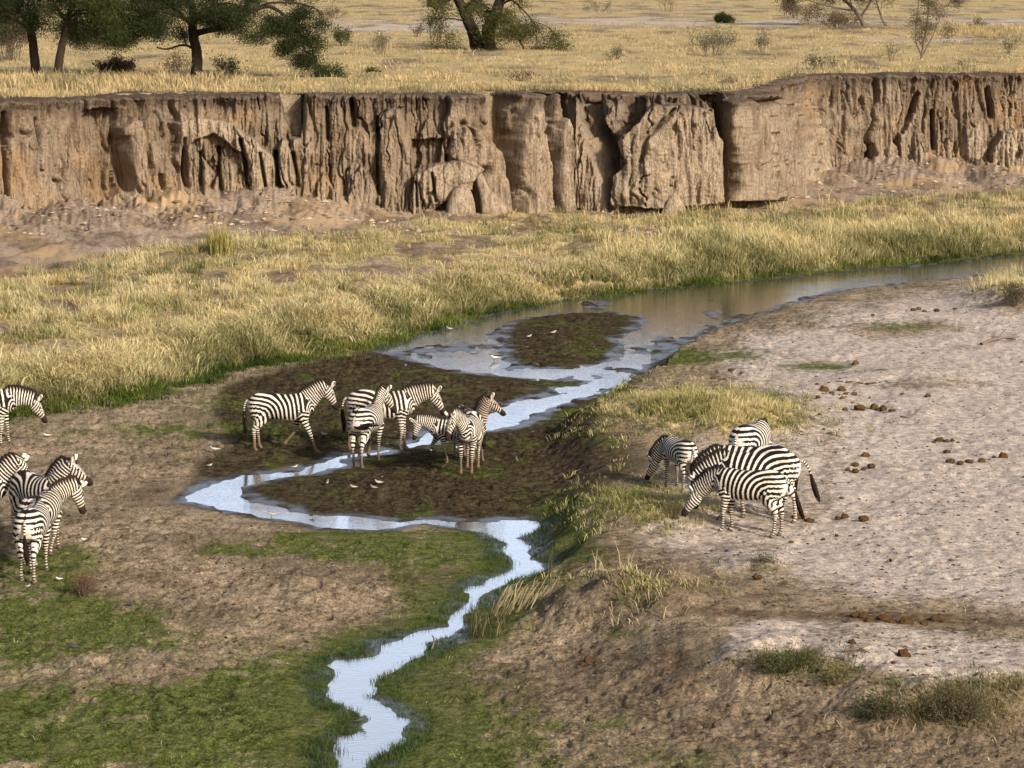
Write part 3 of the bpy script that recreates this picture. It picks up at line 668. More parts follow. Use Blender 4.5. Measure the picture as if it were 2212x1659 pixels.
def lerp_tab(tab, x):
    t = np.array(tab, float); return [np.interp(x, t[:, 0], t[:, i]) for i in range(1, t.shape[1])]

def tube(cen, tan, upv, rt, rb, hw, nseg, power=1.0):
    """rings round a centre line: rt/rb radius to the dorsal/ventral side, hw half width"""
    n = len(cen); th = np.linspace(0, 2 * math.pi, nseg, endpoint=False)
    tan = tan / np.linalg.norm(tan, axis=1)[:, None]
    side = np.cross(upv, tan); side /= np.linalg.norm(side, axis=1)[:, None]
    up_ = np.cross(tan, side)
    cs = np.cos(th); sn = np.sin(th)
    a = np.where(cs > 0, 1, 0)
    rv = a[None, :] * rt[:, None] + (1 - a)[None, :] * rb[:, None]
    V = cen[:, None, :] + up_[:, None, :] * (rv * cs[None, :])[..., None] + side[:, None, :] * (hw[:, None] * sn[None, :])[..., None]
    return V.reshape(-1, 3)

def closed(n, m, off):
    q = grid_quads(n, m, True) + off
    return q, off, off + (n - 1) * m

TORSO = [(-.755, 1.06, .96, .04), (-.735, 1.13, .88, .105), (-.69, 1.20, .79, .165), (-.60, 1.265, .74, .225), (-.45, 1.305, .715, .262), (-.30, 1.30, .70, .265), (-.12, 1.268, .672, .282), (.08, 1.25, .645, .290),
         (.28, 1.262, .645, .268), (.42, 1.29, .67, .240), (.54, 1.275, .71, .212), (.64, 1.21, .77, .175), (.71, 1.12, .84, .125), (.745, 1.04, .92, .05)]
NECKLEN = .60
FRONT = [((.44, .95), (.155, .11), .12), ((.43, .80), (.14, .095), .155), ((.42, .70), (.098, .08), .15), ((.435, .56), (.068, .06), .135), ((.445, .44), (.048, .045), .13), ((.448, .40), (.046, .044), .13), ((.445, .33), (.034, .031), .13),
         ((.44, .20), (.030, .028), .13), ((.44, .135), (.038, .034), .13), ((.455, .09), (.032, .03), .13), ((.475, .055), (.046, .044), .13), ((.49, .0), (.058, .052), .13)]
HIND = [((-.47, 1.06), (.22, .12), .10), ((-.47, .90), (.235, .14), .125), ((-.455, .77), (.195, .125), .14), ((-.50, .65), (.130, .095), .14), ((-.56, .55), (.078, .06), .135), ((-.595, .49), (.056, .046), .13), ((-.595, .43), (.046, .04), .13), ((-.585, .33), (.037, .033), .13),
        ((-.58, .20), (.034, .031), .13), ((-.578, .135), (.041, .036), .13), ((-.56, .09), (.034, .031), .13), ((-.54, .055), (.047, .045), .13), ((-.525, .0), (.058, .053), .13)]

def resample(P, n):
    """Catmull-Rom through the joints"""
    P = np.asarray(P, float); m = len(P)
    u = np.linspace(0, m - 1, n); i = np.minimum(u.astype(int), m - 2); t = (u - i)[:, None]
    p0 = P[np.maximum(i - 1, 0)]; p1 = P[i]; p2 = P[i + 1]; p3 = P[np.minimum(i + 2, m - 1)]
    return .5 * (2 * p1 + (p2 - p0) * t + (2 * p0 - 5 * p1 + 4 * p2 - p3) * t * t + (3 * p1 - p0 - 3 * p2 + p3) * t ** 3)

def rot2(p, c, a):
    ca_, sa_ = math.cos(a), math.sin(a); x, z = p[0] - c[0], p[1] - c[1]
    return (c[0] + ca_ * x - sa_ * z, c[1] + sa_ * x + ca_ * z)

def pose_leg(J, swing, b1, b2, target, knee, fet):
    """swing of the whole leg about its top (positive = forward), extra bend at knee/hock and fetlock"""
    P = [j[0] for j in J]; top = P[0]
    P = [rot2(p, top, math.radians(swing)) if i > 0 else p for i, p in enumerate(P)]
    kc = P[knee]; P = [rot2(p, kc, math.radians(b1)) if i > knee else p for i, p in enumerate(P)]
    fc = P[fet]; P = [rot2(p, fc, math.radians(b2)) if i > fet else p for i, p in enumerate(P)]
    if target is not None:
        k = (top[1] - target) / (top[1] - P[-1][1])
        P = [(p[0], top[1] - (top[1] - p[1]) * k) for p in P]
    return P

def make_zebra(label, group, pos, heading, scale=1.0, seed=0, neck=(45, 0), head=(-55, 0), legs=None, tail='hang', brown=0.1, period=1.0, sink=0.03, mud=0.0):
    """neck = elevation and yaw of the poll seen from the shoulder; head = pitch and yaw of the muzzle direction (all in body axes)"""
    legs = legs or {}
    rng = np.random.RandomState(seed + 7)
    th = math.radians(heading); fx, fy = math.cos(th), math.sin(th)
    root_z = float(height(np.array([pos[0]]), np.array([pos[1]]), False)[0])
    V = []; R = []; PART = []; U = []; F = []
    def add(verts, rest, part, u, n, m):
        off = sum(len(v) for v in V)
        V.append(verts); R.append(rest); PART.append(np.full(len(verts), part)); U.append(u)
        q, a, b = closed(n, m, off)
        F.extend(map(tuple, q)); F.append(tuple(range(a, a + m))[::-1]); F.append(tuple(range(b, b + m)))
    # torso
    n, m = 90, 40
    x = -.755 + 1.5 * (0.5 - 0.5 * np.cos(np.linspace(0, math.pi, n)))
    top, bot, hw = lerp_tab(TORSO, x)
    kk = np.ones(5) / 5
    sm = lambda a: np.convolve(np.pad(a, 2, 'edge'), kk, 'valid')
    top, bot, hw = sm(top), sm(bot), sm(hw)
    cz = bot + (top - bot) * .52
    cen = np.stack([x, 0 * x, cz], 1)
    tv = tube(cen, np.tile([1., 0, 0], (n, 1)), np.tile([0., 0, 1], (n, 1)), top - cz, cz - bot, hw, m)
    add(tv, tv, 0, np.repeat(x, m), n, m)
    # neck
    el, yaw = math.radians(neck[0]), math.radians(neck[1])
    nb = np.array([.46, 0, 1.02])
    pd = np.array([math.cos(el) * math.cos(yaw), math.cos(el) * math.sin(yaw), math.sin(el)])
    poll = np.array([.55, 0, 1.06]) + pd * NECKLEN
    t0 = np.array([.9, .25 * math.sin(yaw), .35 + .4 * math.sin(el)]); t0 /= np.linalg.norm(t0)
    hp, hy = math.radians(head[0]), math.radians(head[1])
    hd = np.array([math.cos(hp) * math.cos(hy), math.cos(hp) * math.sin(hy), math.sin(hp)])
    t1 = pd * 1.0 + .25 * hd; t1 /= np.linalg.norm(t1)
    L = np.linalg.norm(poll - nb)
    n, m = 60, 28
    t = np.linspace(0, 1, n)[:, None]
    c1 = nb + t0 * L * .36; c2 = poll - t1 * L * .36
    B = (1 - t) ** 3 * nb + 3 * (1 - t) ** 2 * t * c1 + 3 * (1 - t) * t * t * c2 + t ** 3 * poll
    T = np.gradient(B, axis=0); T /= np.linalg.norm(T, axis=1)[:, None]
    def dorsal(T):
        z = np.array([0, 0, 1.0]); u_ = z - T * (T @ z)[:, None]
        bias = np.stack([-T[:, 2] * 0 - .25, 0 * T[:, 2], 0 * T[:, 2]], 1)
        u_ = u_ + (bias - T * (np.sum(T * bias, 1))[:, None])
        return u_ / np.linalg.norm(u_, axis=1)[:, None]
    UPN = dorsal(T)
    tt = t[:, 0]
    rt = np.interp(tt, [0, .25, .6, 1], [.25, .215, .16, .13]); rbn = np.interp(tt, [0, .25, .6, 1], [.29, .24, .165, .135]); hwn = np.interp(tt, [0, .3, .7, 1], [.20, .135, .098, .088])
    nv = tube(B, T, UPN, rt, rbn, hwn, m)
    rest_n = np.stack([np.repeat(.46 + tt * .75, m), np.tile(np.sin(np.linspace(0, 2 * math.pi, m, endpoint=False)), n), np.tile(np.cos(np.linspace(0, 2 * math.pi, m, endpoint=False)), n)], 1)
    add(nv, rest_n, 1, np.repeat(tt, m), n, m)
    # head
    n, m = 46, 26
    t = np.linspace(-.10, 1.0, n); HL = .56
    hup = np.array([0, 0, 1.0]) - hd * hd[2]
    if np.linalg.norm(hup) < .25: hup = hup + .6 * np.array([math.cos(yaw), math.sin(yaw), 0])
    hup = hup - hd * (hup @ hd); hup /= np.linalg.norm(hup)
    top = np.interp(t, [-.1, -.04, 0, .2, .45, .7, .9, .97, 1], [.0, .06, .085, .095, .075, .055, .05, .035, .005])
    bt = np.interp(t, [-.1, -.04, 0, .15, .32, .5, .7, .86, .95, 1], [.0, .07, .115, .168, .165, .118, .088, .088, .068, .005])
    wd = np.interp(t, [-.1, -.04, 0, .2, .36, .55, .75, .9, .97, 1], [.004, .055, .078, .096, .092, .07, .058, .063, .048, .006])
    hc = poll + hd * (t * HL)[:, None] + hd * .01
    hv = tube(hc, np.tile(hd, (n, 1)), np.tile(hup, (n, 1)), top, bt, wd, m)
    rest_h = np.stack([np.repeat(t, m), np.tile(np.sin(np.linspace(0, 2 * math.pi, m, endpoint=False)), n), np.tile(np.cos(np.linspace(0, 2 * math.pi, m, endpoint=False)), n)], 1)
    add(hv, rest_h, 2, np.repeat(t, m), n, m)
    # legs
    n, m = 70, 16
    for key, J, sgn, knee, fet in (('FL', FRONT, 1, 5, 8), ('FR', FRONT, -1, 5, 8), ('HL', HIND, 1, 5, 9), ('HR', HIND, -1, 5, 9)):
        sw, b1, b2, lift = (tuple(legs.get(key, (0, 0, 0, None))) + (None,) * 4)[:4]
        P0 = [j[0] for j in J]
        P = pose_leg(J, sw, b1, b2, 0.0 if not lift else None, knee, fet)
        # settle the hoof on the ground below it
        lx, ly = P[-1][0] * scale, sgn * .13 * scale
        gx, gy = pos[0] + fx * lx - fy * ly, pos[1] + fy * lx + fx * ly
        gz = (float(height(np.array([gx]), np.array([gy]), False)[0]) - root_z) / scale - sink
        if not lift: P = pose_leg(J, sw, b1, b2, float(np.clip(gz, -.25, .25)), knee, fet)
        full = np.array([[p[0], sgn * j[2], p[1], j[1][0], j[1][1]] for p, j in zip(P, J)])
        rest = np.array([[p[0], sgn * j[2], p[1]] for p, j in zip(P0, J)])
        Q = resample(full, n); RQ = resample(rest, n)
        T = np.gradient(Q[:, :3], axis=0)
        fwd = np.tile([1., 0, 0.15], (n, 1))
        lv = tube(Q[:, :3], T, fwd, Q[:, 3], Q[:, 3], Q[:, 4], m)
        thx = np.cos(np.linspace(0, 2 * math.pi, m, endpoint=False))
        ths = np.sin(np.linspace(0, 2 * math.pi, m, endpoint=False))
        rr = np.stack([np.repeat(RQ[:, 0], m) + (Q[:, 3][:, None] * thx[None, :]).ravel(), np.repeat(RQ[:, 1], m) - (Q[:, 4][:, None] * ths[None, :]).ravel(), np.repeat(RQ[:, 2], m)], 1)
        add(lv, rr, 3 if J is FRONT else 4, np.repeat(np.linspace(0, 1, n), m), n, m)
    V = np.concatenate(V); R = np.concatenate(R); PART = np.concatenate(PART)
    # one continuous skin over all of it
    me = bpy.data.meshes.new('shape'); me.from_pydata(V.tolist(), [], F); me.update()
    tmp = bpy.data.objects.new('shape', me); COL.objects.link(tmp)
    md = tmp.modifiers.new('r', 'REMESH'); md.mode = 'VOXEL'; md.voxel_size = .0165; md.use_smooth_shade = True
    ms = tmp.modifiers.new('s', 'SMOOTH'); ms.factor = .5; ms.iterations = 4
    dg = bpy.context.evaluated_depsgraph_get()
    body = bpy.data.meshes.new_from_object(tmp.evaluated_get(dg))
    bpy.data.objects.remove(tmp); bpy.data.meshes.remove(me)
    body.name = 'zebra_body'
    nvx = len(body.vertices); co = np.empty(nvx * 3, np.float32); body.vertices.foreach_get('co', co); co = co.reshape(-1, 3).astype(float)
    nr = np.empty(nvx * 3, np.float32); body.vertices.foreach_get('normal', nr); nr = nr.reshape(-1, 3)
    kd = kdtree.KDTree(len(V))
    for i, v in enumerate(V): kd.insert(v, i)
    kd.balance()
    rest = np.empty((nvx, 3)); part = np.empty(nvx, int)
    for i in range(nvx):
        hits = kd.find_n(co[i], 4)
        p0 = PART[hits[0][1]]; acc = np.zeros(3); ws = 0
        for _, j, d in hits:
            if PART[j] == p0:
                w_ = 1 / (d + .002); acc += R[j] * w_; ws += w_
        rest[i] = acc / ws; part[i] = p0
    ph0 = rng.rand() * .5
    px_, pz_ = .108 * period, .104 * period
    xc, zc = -.66, .60
    def torso_phase(x, z, y):
        wob = .10 * noise(x * 3.2 + seed, z * 3.2 + y * 1.5, 300 + seed) + .05 * noise(x * 8, z * 8 + y * 3, 301 + seed)
        dx = np.maximum(x - xc, 0) / px_; dz = np.maximum(z - zc + .10 * (x + .6) * 0, 0) / pz_
        up_ = np.where(z > zc, (dx ** 3.2 + dz ** 3.2 + 1e-6) ** (1 / 3.2), dx)
        f_ = sstep(.52, .70, x)
        return up_ * (1 - f_) + f_ * ((z - .75 * np.abs(y) - .9) / .085 + 11) + wob
    def stripe(part, r):
        s = np.zeros(len(r)); bias = np.full(len(r), -.30)
        x, y, z = r[:, 0], r[:, 1], r[:, 2]
        k = part == 0
        if k.any():
            # rump: bands sweep back and narrow toward the tail; flank: upright bands
            s[k] = np.cos(2 * math.pi * (torso_phase(x[k], z[k], y[k] * sgny(y[k])) + ph0))
            bias[k] += np.where(z[k] < .76, 1.6 * sstep(.74, .66, z[k]) * sstep(-.75, -.3, x[k]), 0)
            bias[k] -= .9 * np.exp(-(y[k] / .018) ** 2) * (z[k] > 1.1) * (x[k] < .5)   # dark spine line
            bias[k] += .2 * sstep(-.2, -.6, x[k]) + 1.1 * sstep(-.62, -.72, x[k]) * sstep(.20, .07, np.abs(y[k])) * sstep(1.14, 1.0, z[k])
        k = part == 1
        if k.any():
            u = (x[k] - .46) / .75
            ph_b = (.46 - xc) / px_
            s[k] = np.cos(2 * math.pi * (ph_b + u * .75 / (px_ * .62) + .12 * noise(u * 6 + seed, z[k] * 1.2 + y[k], 305) + .18 * z[k] * 0 + ph0))
            bias[k] += .06
        k = part == 2
        if k.any():
            t_ = x[k]
            side_ = np.abs(y[k])
            pa = t_ * 12.5 + 1.6 * z[k] * (1 - t_)
            pb = np.arctan2(y[k], z[k]) * 2.6 + 1.2 * t_
            f_ = sstep(.45, .9, z[k]) * sstep(.8, .5, t_)
            s[k] = np.where(f_ > .5, np.cos(2 * math.pi * pb * 1.1), np.cos(2 * math.pi * pa * .72))
            bias[k] += .22
        for pp, top_ in ((3, .86), (4, .80)):
            k = part == pp
            if not k.any(): continue
            zz = z[k]
            if pp == 3:
                q = np.where(zz > .5, (zz - .5) / (.078 * period), (zz - .5) / (.055 * period))
                q = q + 1.8 * np.abs(x[k] - .43) * sstep(.55, .9, zz) * 3.0 + .10 * noise(x[k] * 6, zz * 6 + seed, 311)
                s[k] = np.cos(2 * math.pi * q)
                # upper shoulder follows the upright bands
                t2 = np.cos(2 * math.pi * (torso_phase(x[k], zz, np.abs(y[k])) + ph0)); f2 = sstep(.84, .92, zz)
                s[k] = s[k] * (1 - f2) + t2 * f2
            else:
                q = np.where(zz > zc, (zz - zc) / pz_, (zz - zc) / (np.interp(zz, [0, .35, .6], [.055, .062, .095]) * period))
                hi = torso_phase(x[k], zz, np.abs(y[k]))
                q = np.where(zz > zc, hi, q + .25 * (x[k] + .55) * 4 * sstep(.3, .6, zz) + .08 * noise(x[k] * 6, zz * 6 + seed, 313))
                s[k] = np.cos(2 * math.pi * (q + ph0))
                bias[k] += .12
            bias[k] += (.55 * sstep(-.60, -.70, x[k]) * sstep(1.15, 1.0, zz)) if pp == 4 else 0
            inner = sstep(.135, .06, np.abs(y[k])) * sstep(.8, .6, zz)
            bias[k] += .55 * inner
        return s + bias
    sgny = lambda y: np.sign(y) * np.sign(y)
    sv = stripe(part, rest)
    dark = np.zeros(nvx); dust = np.zeros(nvx)
    hd_k = part == 2
    dark[hd_k] = sstep(.66, .77, rest[hd_k, 0] + .03 * rest[hd_k, 2])
    for pp in (3, 4):
        k = part == pp
        dark[k] = np.maximum(sstep(.075, .045, rest[k, 2]), mud * sstep(.30, .15, rest[k, 2] + .05 * noise(rest[k, 0] * 9, rest[k, 2] * 9, 3)))
        dust[k] = .45 * sstep(.62, .15, rest[k, 2]) + mud * .5 * sstep(.5, .2, rest[k, 2])
    tint = brown * (0.35 + .65 * sstep(.9, 1.25, co[:, 2])) + .10 * brown * noise(co[:, 0] * 5, co[:, 2] * 5, seed)
    k = (part == 2); tint[k] = np.maximum(tint[k], .55 * np.exp(-((rest[k, 0] - .68) / .12) ** 2))
    attr_f(body, 'stripe', sv)
    attr_col(body, 'tint', np.stack([np.clip(tint, 0, 1), dark, np.clip(dust, 0, 1)], 1))
    body.materials.clear(); body.materials.append(MAT_COAT)
    for p_ in body.polygons: pass
    body.polygons.foreach_set('use_smooth', np.ones(len(body.polygons), bool))
    o = bpy.data.objects.new('zebra', body); COL.objects.link(o)
    o.location = (pos[0], pos[1], root_z); o.rotation_euler = (0, 0, th); o.scale = (scale,) * 3
    tag(o, label, 'zebra', group)
    # mane: a brush of upright hair carrying the bands of the neck
    nm = 90
    u = np.linspace(.10, 1.0, nm)
    Bi = np.stack([np.interp(u, tt, B[:, i]) for i in range(3)], 1); Ui = np.stack([np.interp(u, tt, UPN[:, i]) for i in range(3)], 1)
    Ti = np.stack([np.interp(u, tt, T_) for T_ in np.gradient(B, axis=0).T], 1)
    Ti /= np.linalg.norm(Ti, axis=1)[:, None]
    Si = np.cross(Ui, Ti)
    rtop = np.interp(u, tt, rt)
    hgt = np.interp(u, [.10, .22, .5, .85, 1.0], [.03, .10, .125, .125, .09]) * (1 + .18 * rng.randn(nm) * .6)
    # continue over the poll
    ue = np.linspace(0.05, .18, 8); pe = poll + hd * (ue * HL)[:, None] + hup * .085
    base = np.concatenate([Bi + Ui * (rtop * .93)[:, None], pe]); upd = np.concatenate([Ui, np.tile(hup * .8 + hd * .5, (8, 1))]); sd_ = np.concatenate([Si, np.tile(np.cross(hup, hd), (8, 1))])
    hh = np.concatenate([hgt, .075 * (1 - np.linspace(0, .8, 8))])
    lean = np.concatenate([-.25 * Ti * .3, np.zeros((8, 3))])
    M_ = len(base); mv = []
    for lv_, (w0, hf) in enumerate(((.030, 0), (.024, .5), (.010, .95), (.0, 1.08))):
        jit = rng.randn(M_) * .004 * (lv_ > 0)
        cen_ = base + (upd + lean) * (hh * hf)[:, None] + sd_ * jit[:, None]
        if lv_ < 3: mv += [cen_ - sd_ * w0, cen_ + sd_ * w0]
        else: mv += [cen_]
    mv = np.concatenate(mv); ids = lambda a: np.arange(M_ - 1) + a * M_
    qs = []
    for a, b in ((0, 2), (2, 4), (4, 6)): qs.append(np.stack([ids(a), ids(a) + 1, ids(b) + 1, ids(b)], 1))
    for a, b in ((1, 3), (3, 5), (5, 6)): qs.append(np.stack([ids(a) + 1, ids(a), ids(b), ids(b) + 1], 1))
    mme = mesh_np('mane', mv, np.concatenate(qs))
    uu = np.concatenate([u, np.linspace(1, 1.1, 8)])
    ph_b = (.46 - xc) / px_
    ms_ = np.cos(2 * math.pi * (ph_b + uu * .75 / (px_ * .62) + ph0)) - .45
    lv = np.repeat([0, 0, .5, .5, 1, 1, 1.1], M_)
    attr_f(mme, 'stripe', np.tile(ms_, 7) - .9 * lv); attr_col(mme, 'tint', np.stack([np.full(len(mv), min(1, brown * 1.3)), .95 * sstep(.4, .9, lv), 0 * lv], 1))
    link('mane', mme, MAT_COAT, o)
    # ears
    for sg in (1, -1):
        sdv = np.cross(hup, hd) * sg
        b0 = poll + hd * .03 + hup * .075 + sdv * .06
        ax = hup * .80 - hd * .42 + sdv * .34; ax /= np.linalg.norm(ax)
        fc = hd * .6 + sdv * .75 - ax * ((hd * .6 + sdv * .75) @ ax); fc /= np.linalg.norm(fc); cr = np.cross(ax, fc)
        ne, mc = 9, 9; te = np.linspace(0, 1, ne); pr = np.interp(te, [0, .15, .45, .75, .92, 1], [.024, .036, .046, .034, .016, .002])
        ph = np.linspace(-2.2, 2.2, mc)
        vo = []
        for rr_, in ((1.0,), (.80,)):
            vo.append((b0 + ax * (te * .175)[:, None])[:, None, :] + (cr[None, None, :] * np.sin(ph)[None, :, None] - fc[None, None, :] * np.cos(ph)[None, :, None] * .8) * (pr * rr_)[:, None, None])
        ev = np.concatenate([v.reshape(-1, 3) for v in vo])
        q1 = grid_quads(ne, mc); q2 = grid_quads(ne, mc)[:, ::-1] + ne * mc
        rim = []
        for j in range(ne - 1):
            a0 = j * mc; rim += [(a0, a0 + mc, a0 + mc + ne * mc, a0 + ne * mc), (a0 + mc - 1 + ne * mc, a0 + 2 * mc - 1 + ne * mc, a0 + 2 * mc - 1, a0 + mc - 1)]
        eme = mesh_np('ear', ev, np.concatenate([q1, q2, np.array(rim)]))
        te2 = np.tile(np.repeat(te, mc), 2)
        attr_f(eme, 'stripe', np.where(te2 > .86, -1, np.where((te2 > .5) & (te2 < .62), -.4, 1.0))); attr_col(eme, 'tint', np.stack([te2 * 0 + .02, te2 * 0, te2 * 0], 1))
        link('ear', eme, MAT_COAT, o)
        # eye
        ec = poll + hd * (.335 * HL) + hup * .045 + sdv * .081
        th_ = np.linspace(0, math.pi, 7); ph_ = np.linspace(0, 2 * math.pi, 10, endpoint=False)
        sv_ = np.stack([np.sin(th_)[:, None] * np.cos(ph_)[None], np.sin(th_)[:, None] * np.sin(ph_)[None], np.cos(th_)[:, None] + 0 * ph_[None]], -1).reshape(-1, 3) * .023 + ec
        link('eye', mesh_np('eye', sv_, grid_quads(7, 10, True)), eye_m, o)
    # tail with a dark tuft
    tb = np.array([-.735, 0, 1.12])
    if tail == 'hang': tp = [tb, tb + (-.06, 0, -.03), tb + (-.10, 0, -.16), tb + (-.10, .01, -.36), tb + (-.08, .01, -.56), tb + (-.07, .02, -.74)]
    elif tail == 'out': tp = [tb, tb + (-.08, 0, -.02), tb + (-.17, 0, -.15), tb + (-.23, .01, -.36), tb + (-.30, .02, -.56), tb + (-.36, .02, -.73)]
    elif tail == 'swish_right': tp = [tb, tb + (-.07, 0, -.04), tb + (-.12, -.02, -.16), tb + (-.13, -.14, -.20), tb + (-.10, -.33, -.13), tb + (-.04, -.56, -.12)]
    elif tail == 'swish_left': tp = [tb, tb + (-.07, .02, -.05), tb + (-.11, .05, -.22), tb + (-.12, .09, -.42), tb + (-.11, .16, -.56), tb + (-.08, .26, -.68)]
    else: tp = tail
    Q = resample(np.array(tp), 50); T = np.gradient(Q, axis=0)
    tl = np.linspace(0, 1, 50)
    rr_ = np.interp(tl, [0, .12, .5, .75, .78], [.035, .028, .018, .012, .004])
    kz = tl < .79; nk = kz.sum()
    upx = np.tile([1., .2, .35], (nk, 1))
    tv = tube(Q[kz], T[kz], upx, rr_[kz], rr_[kz], rr_[kz], 10)
    tme = mesh_np('tail', tv, grid_quads(nk, 10, True))
    attr_f(tme, 'stripe', np.repeat(np.cos(2 * math.pi * tl[kz] * 15), 10) - .1); attr_col(tme, 'tint', np.zeros((nk * 10, 3)) + [brown * .4, 0, 0])
    to = link('tail', tme, MAT_COAT, o)
    hv_, hq = [], []
    for h_ in range(46):
        a = .40 + .34 * rng.rand(); a1 = min(1.02, a + .22 + .30 * rng.rand())
        s5 = np.linspace(a, a1, 6); C5 = np.stack([np.interp(s5, tl, Q[:, i]) for i in range(3)], 1)
        dr = rng.randn(3); dr /= np.linalg.norm(dr)
        spread = np.interp(s5, [.4, .65, .85, 1.02], [.010, .038, .042, .022])
        C5 = C5 + dr * spread[:, None]
        if a1 > 1: C5[-1] += (Q[-1] - Q[-4]) * .4
        Tn = np.gradient(C5, axis=0); sd5 = np.cross(Tn, rng.randn(3)); sd5 /= np.linalg.norm(sd5, axis=1)[:, None] + 1e-9; s52 = np.cross(Tn, sd5); s52 /= np.linalg.norm(s52, axis=1)[:, None] + 1e-9
        w5 = np.array([.008, .012, .012, .010, .007, .001])
        off = len(hv_) * 18; ring = []
        for k3 in range(3):
            an = 2 * math.pi * k3 / 3; ring.append(C5 + (sd5 * math.cos(an) + s52 * math.sin(an)) * w5[:, None])
        hv_.append(np.stack(ring, 1).reshape(-1, 3)); hq.append(grid_quads(6, 3, True) + off)
    hme = mesh_np('tuft', np.concatenate(hv_), np.concatenate(hq))
    nh = len(hme.vertices); attr_f(hme, 'stripe', -np.ones(nh)); attr_col(hme, 'tint', np.tile([.25, .4, 0], (nh, 1)))
    link('tuft', hme, MAT_COAT, to)
    return o
# ------------------------------------------------------------------ the herd (S scale positions of the spot below the body)
def at(x, y):
    p = ground([x], [y])[0]; return (float(p[0]), float(p[1]))
GM = 'zebras standing in the muddy stream bed'; GR = 'zebras grazing on the sandy bank'; GL = 'zebras on the grassy flat'
make_zebra('zebra walking in profile on the dark mud, farthest left of the mud herd, head up', GM, at(650, 1036), 2, 1.0, 1, neck=(36, 0), head=(-66, 0),
           legs={'HL': (4, 0, 0), 'HR': (-2, 0, 0), 'FL': (-14, -26, -20, True), 'FR': (23, 0, 0)}, period=.86, brown=.06, mud=.9, sink=.07)
make_zebra('large dark zebra seen side-on behind the others, raised black mane', GM, at(880, 1035), 3, 1.05, 2, neck=(17, -3), head=(-62, -6),
           legs={'HL': (6, 0, 0), 'HR': (-8, 0, 0), 'FL': (4, 0, 0), 'FR': (-2, -4, 0)}, period=.86, brown=.2, mud=.9, sink=.05)
make_zebra('zebra with its rump to the viewer and tail swung right, head turned back', GM, at(846, 1066), 72, .98, 3, neck=(46, -8), head=(-60, -78),
           legs={'HL': (6, 0, 0), 'HR': (-6, 0, 0), 'FL': (20, -50, -20, True), 'FR': (-4, 0, 0)}, tail='swish_right', period=.86, brown=.08, mud=.75, sink=.05)
make_zebra('young zebra with lowered head facing left in the middle of the mud herd', GM, at(1050, 1066), 186, .76, 4, neck=(18, 6), head=(-80, 10),
           legs={'FR': (26, -70, -30, True), 'FL': (-14, 0, 0), 'HL': (4, 0, 0), 'HR': (-6, 0, 0)}, period=.86, brown=.12, mud=.6, sink=.03)
make_zebra('zebra standing face-on to the viewer at the front of the mud herd', GM, at(1082, 1085), 262, .95, 5, neck=(34, -26), head=(-66, -28),
           legs={'FL': (3, 0, 0), 'FR': (-5, 0, 0), 'HL': (4, 0, 0)}, tail='swish_left', period=.86, brown=.10, mud=.6, sink=.03)
make_zebra('brownish zebra with tall upright neck looking right behind the mud herd', GM, at(1082, 1058), -64, .88, 6, neck=(62, 40), head=(-42, 60),
           legs={'FL': (3, 0, 0)}, period=.86, brown=.55, mud=.75, sink=.04)

make_zebra('zebra grazing side-on at the front of the sandy bank', GR, at(1727, 1233), 157, .94, 11, neck=(-30, 0), head=(-58, 4),
           legs={'FL': (4, 0, 0), 'FR': (-3, 0, 0), 'HL': (2, 0, 0), 'HR': (-2, 0, 0)}, brown=.03, tail='out', sink=.02, period=.86)
make_zebra('large grazing zebra with long hanging tail behind the front grazer', GR, at(1748, 1203), 172, 1.03, 12, neck=(-30, 4), head=(-80, 8),
           legs={'FL': (14, 0, 0), 'FR': (-12, 0, 0), 'HL': (-6, 0, 0), 'HR': (12, 0, 0)}, period=.9, brown=.05, tail='out', sink=.02)
make_zebra('zebra whose dark back shows just beyond the two nearest grazers', GR, at(1732, 1184), 174, 1.0, 13, neck=(-40, 0), head=(-84, 0),
           legs={'FL': (-6, 0, 0), 'HL': (6, 0, 0)}, period=.9, brown=.06, sink=.02, tail='hang')
make_zebra('zebra turned rump-first at the back of the sandy bank', GR, at(1730, 1128), 64, 1.02, 14, neck=(-48, 0), head=(-74, 0),
           legs={'HL': (3, 0, 0), 'HR': (-3, 0, 0)}, period=.9, brown=.03, tail='hang', sink=.02)
make_zebra('small young zebra grazing apart at the edge of the bank', GR, at(1566, 1131), 112, .80, 15, neck=(-46, 40), head=(-66, 58),
           legs={'FL': (3, 0, 0), 'FR': (-3, 0, 0), 'HL': (4, 0, 0), 'HR': (-5, 0, 0)}, period=.9, brown=.05, sink=.02)

make_zebra('zebra cut by the picture edge, walking out of the tall dry grass', GL, at(-36, 1026), 2, 1.0, 21, neck=(-6, 0), head=(-62, 0),
           legs={'FL': (6, 0, 0), 'FR': (-4, 0, 0)}, period=.92, brown=.1, sink=.03)
make_zebra('zebra with its head turned away, half cut by the picture edge', GL, at(-72, 1243), 8, 1.0, 22, neck=(44, -6), head=(-62, 22),
           legs={'FL': (5, 0, 0), 'FR': (-5, 0, 0)}, period=.92, brown=.12, sink=.02)
make_zebra('alert zebra with upright neck and black muzzle facing right', GL, at(88, 1252), -50, 1.02, 23, neck=(56, 36), head=(-42, 46),
           legs={'FL': (2, 0, 0), 'HR': (-4, 0, 0)}, period=.92, brown=.15, sink=.02)
make_zebra('zebra between two others with white ear and brown lowered nose', GL, at(96, 1292), 76, .96, 24, neck=(20, -34), head=(-76, -60),
           legs={'FL': (4, 0, 0), 'FR': (-14, -24, 0, True), 'HL': (3, 0, 0), 'HR': (-3, 0, 0)}, period=.92, brown=.25, sink=.02)
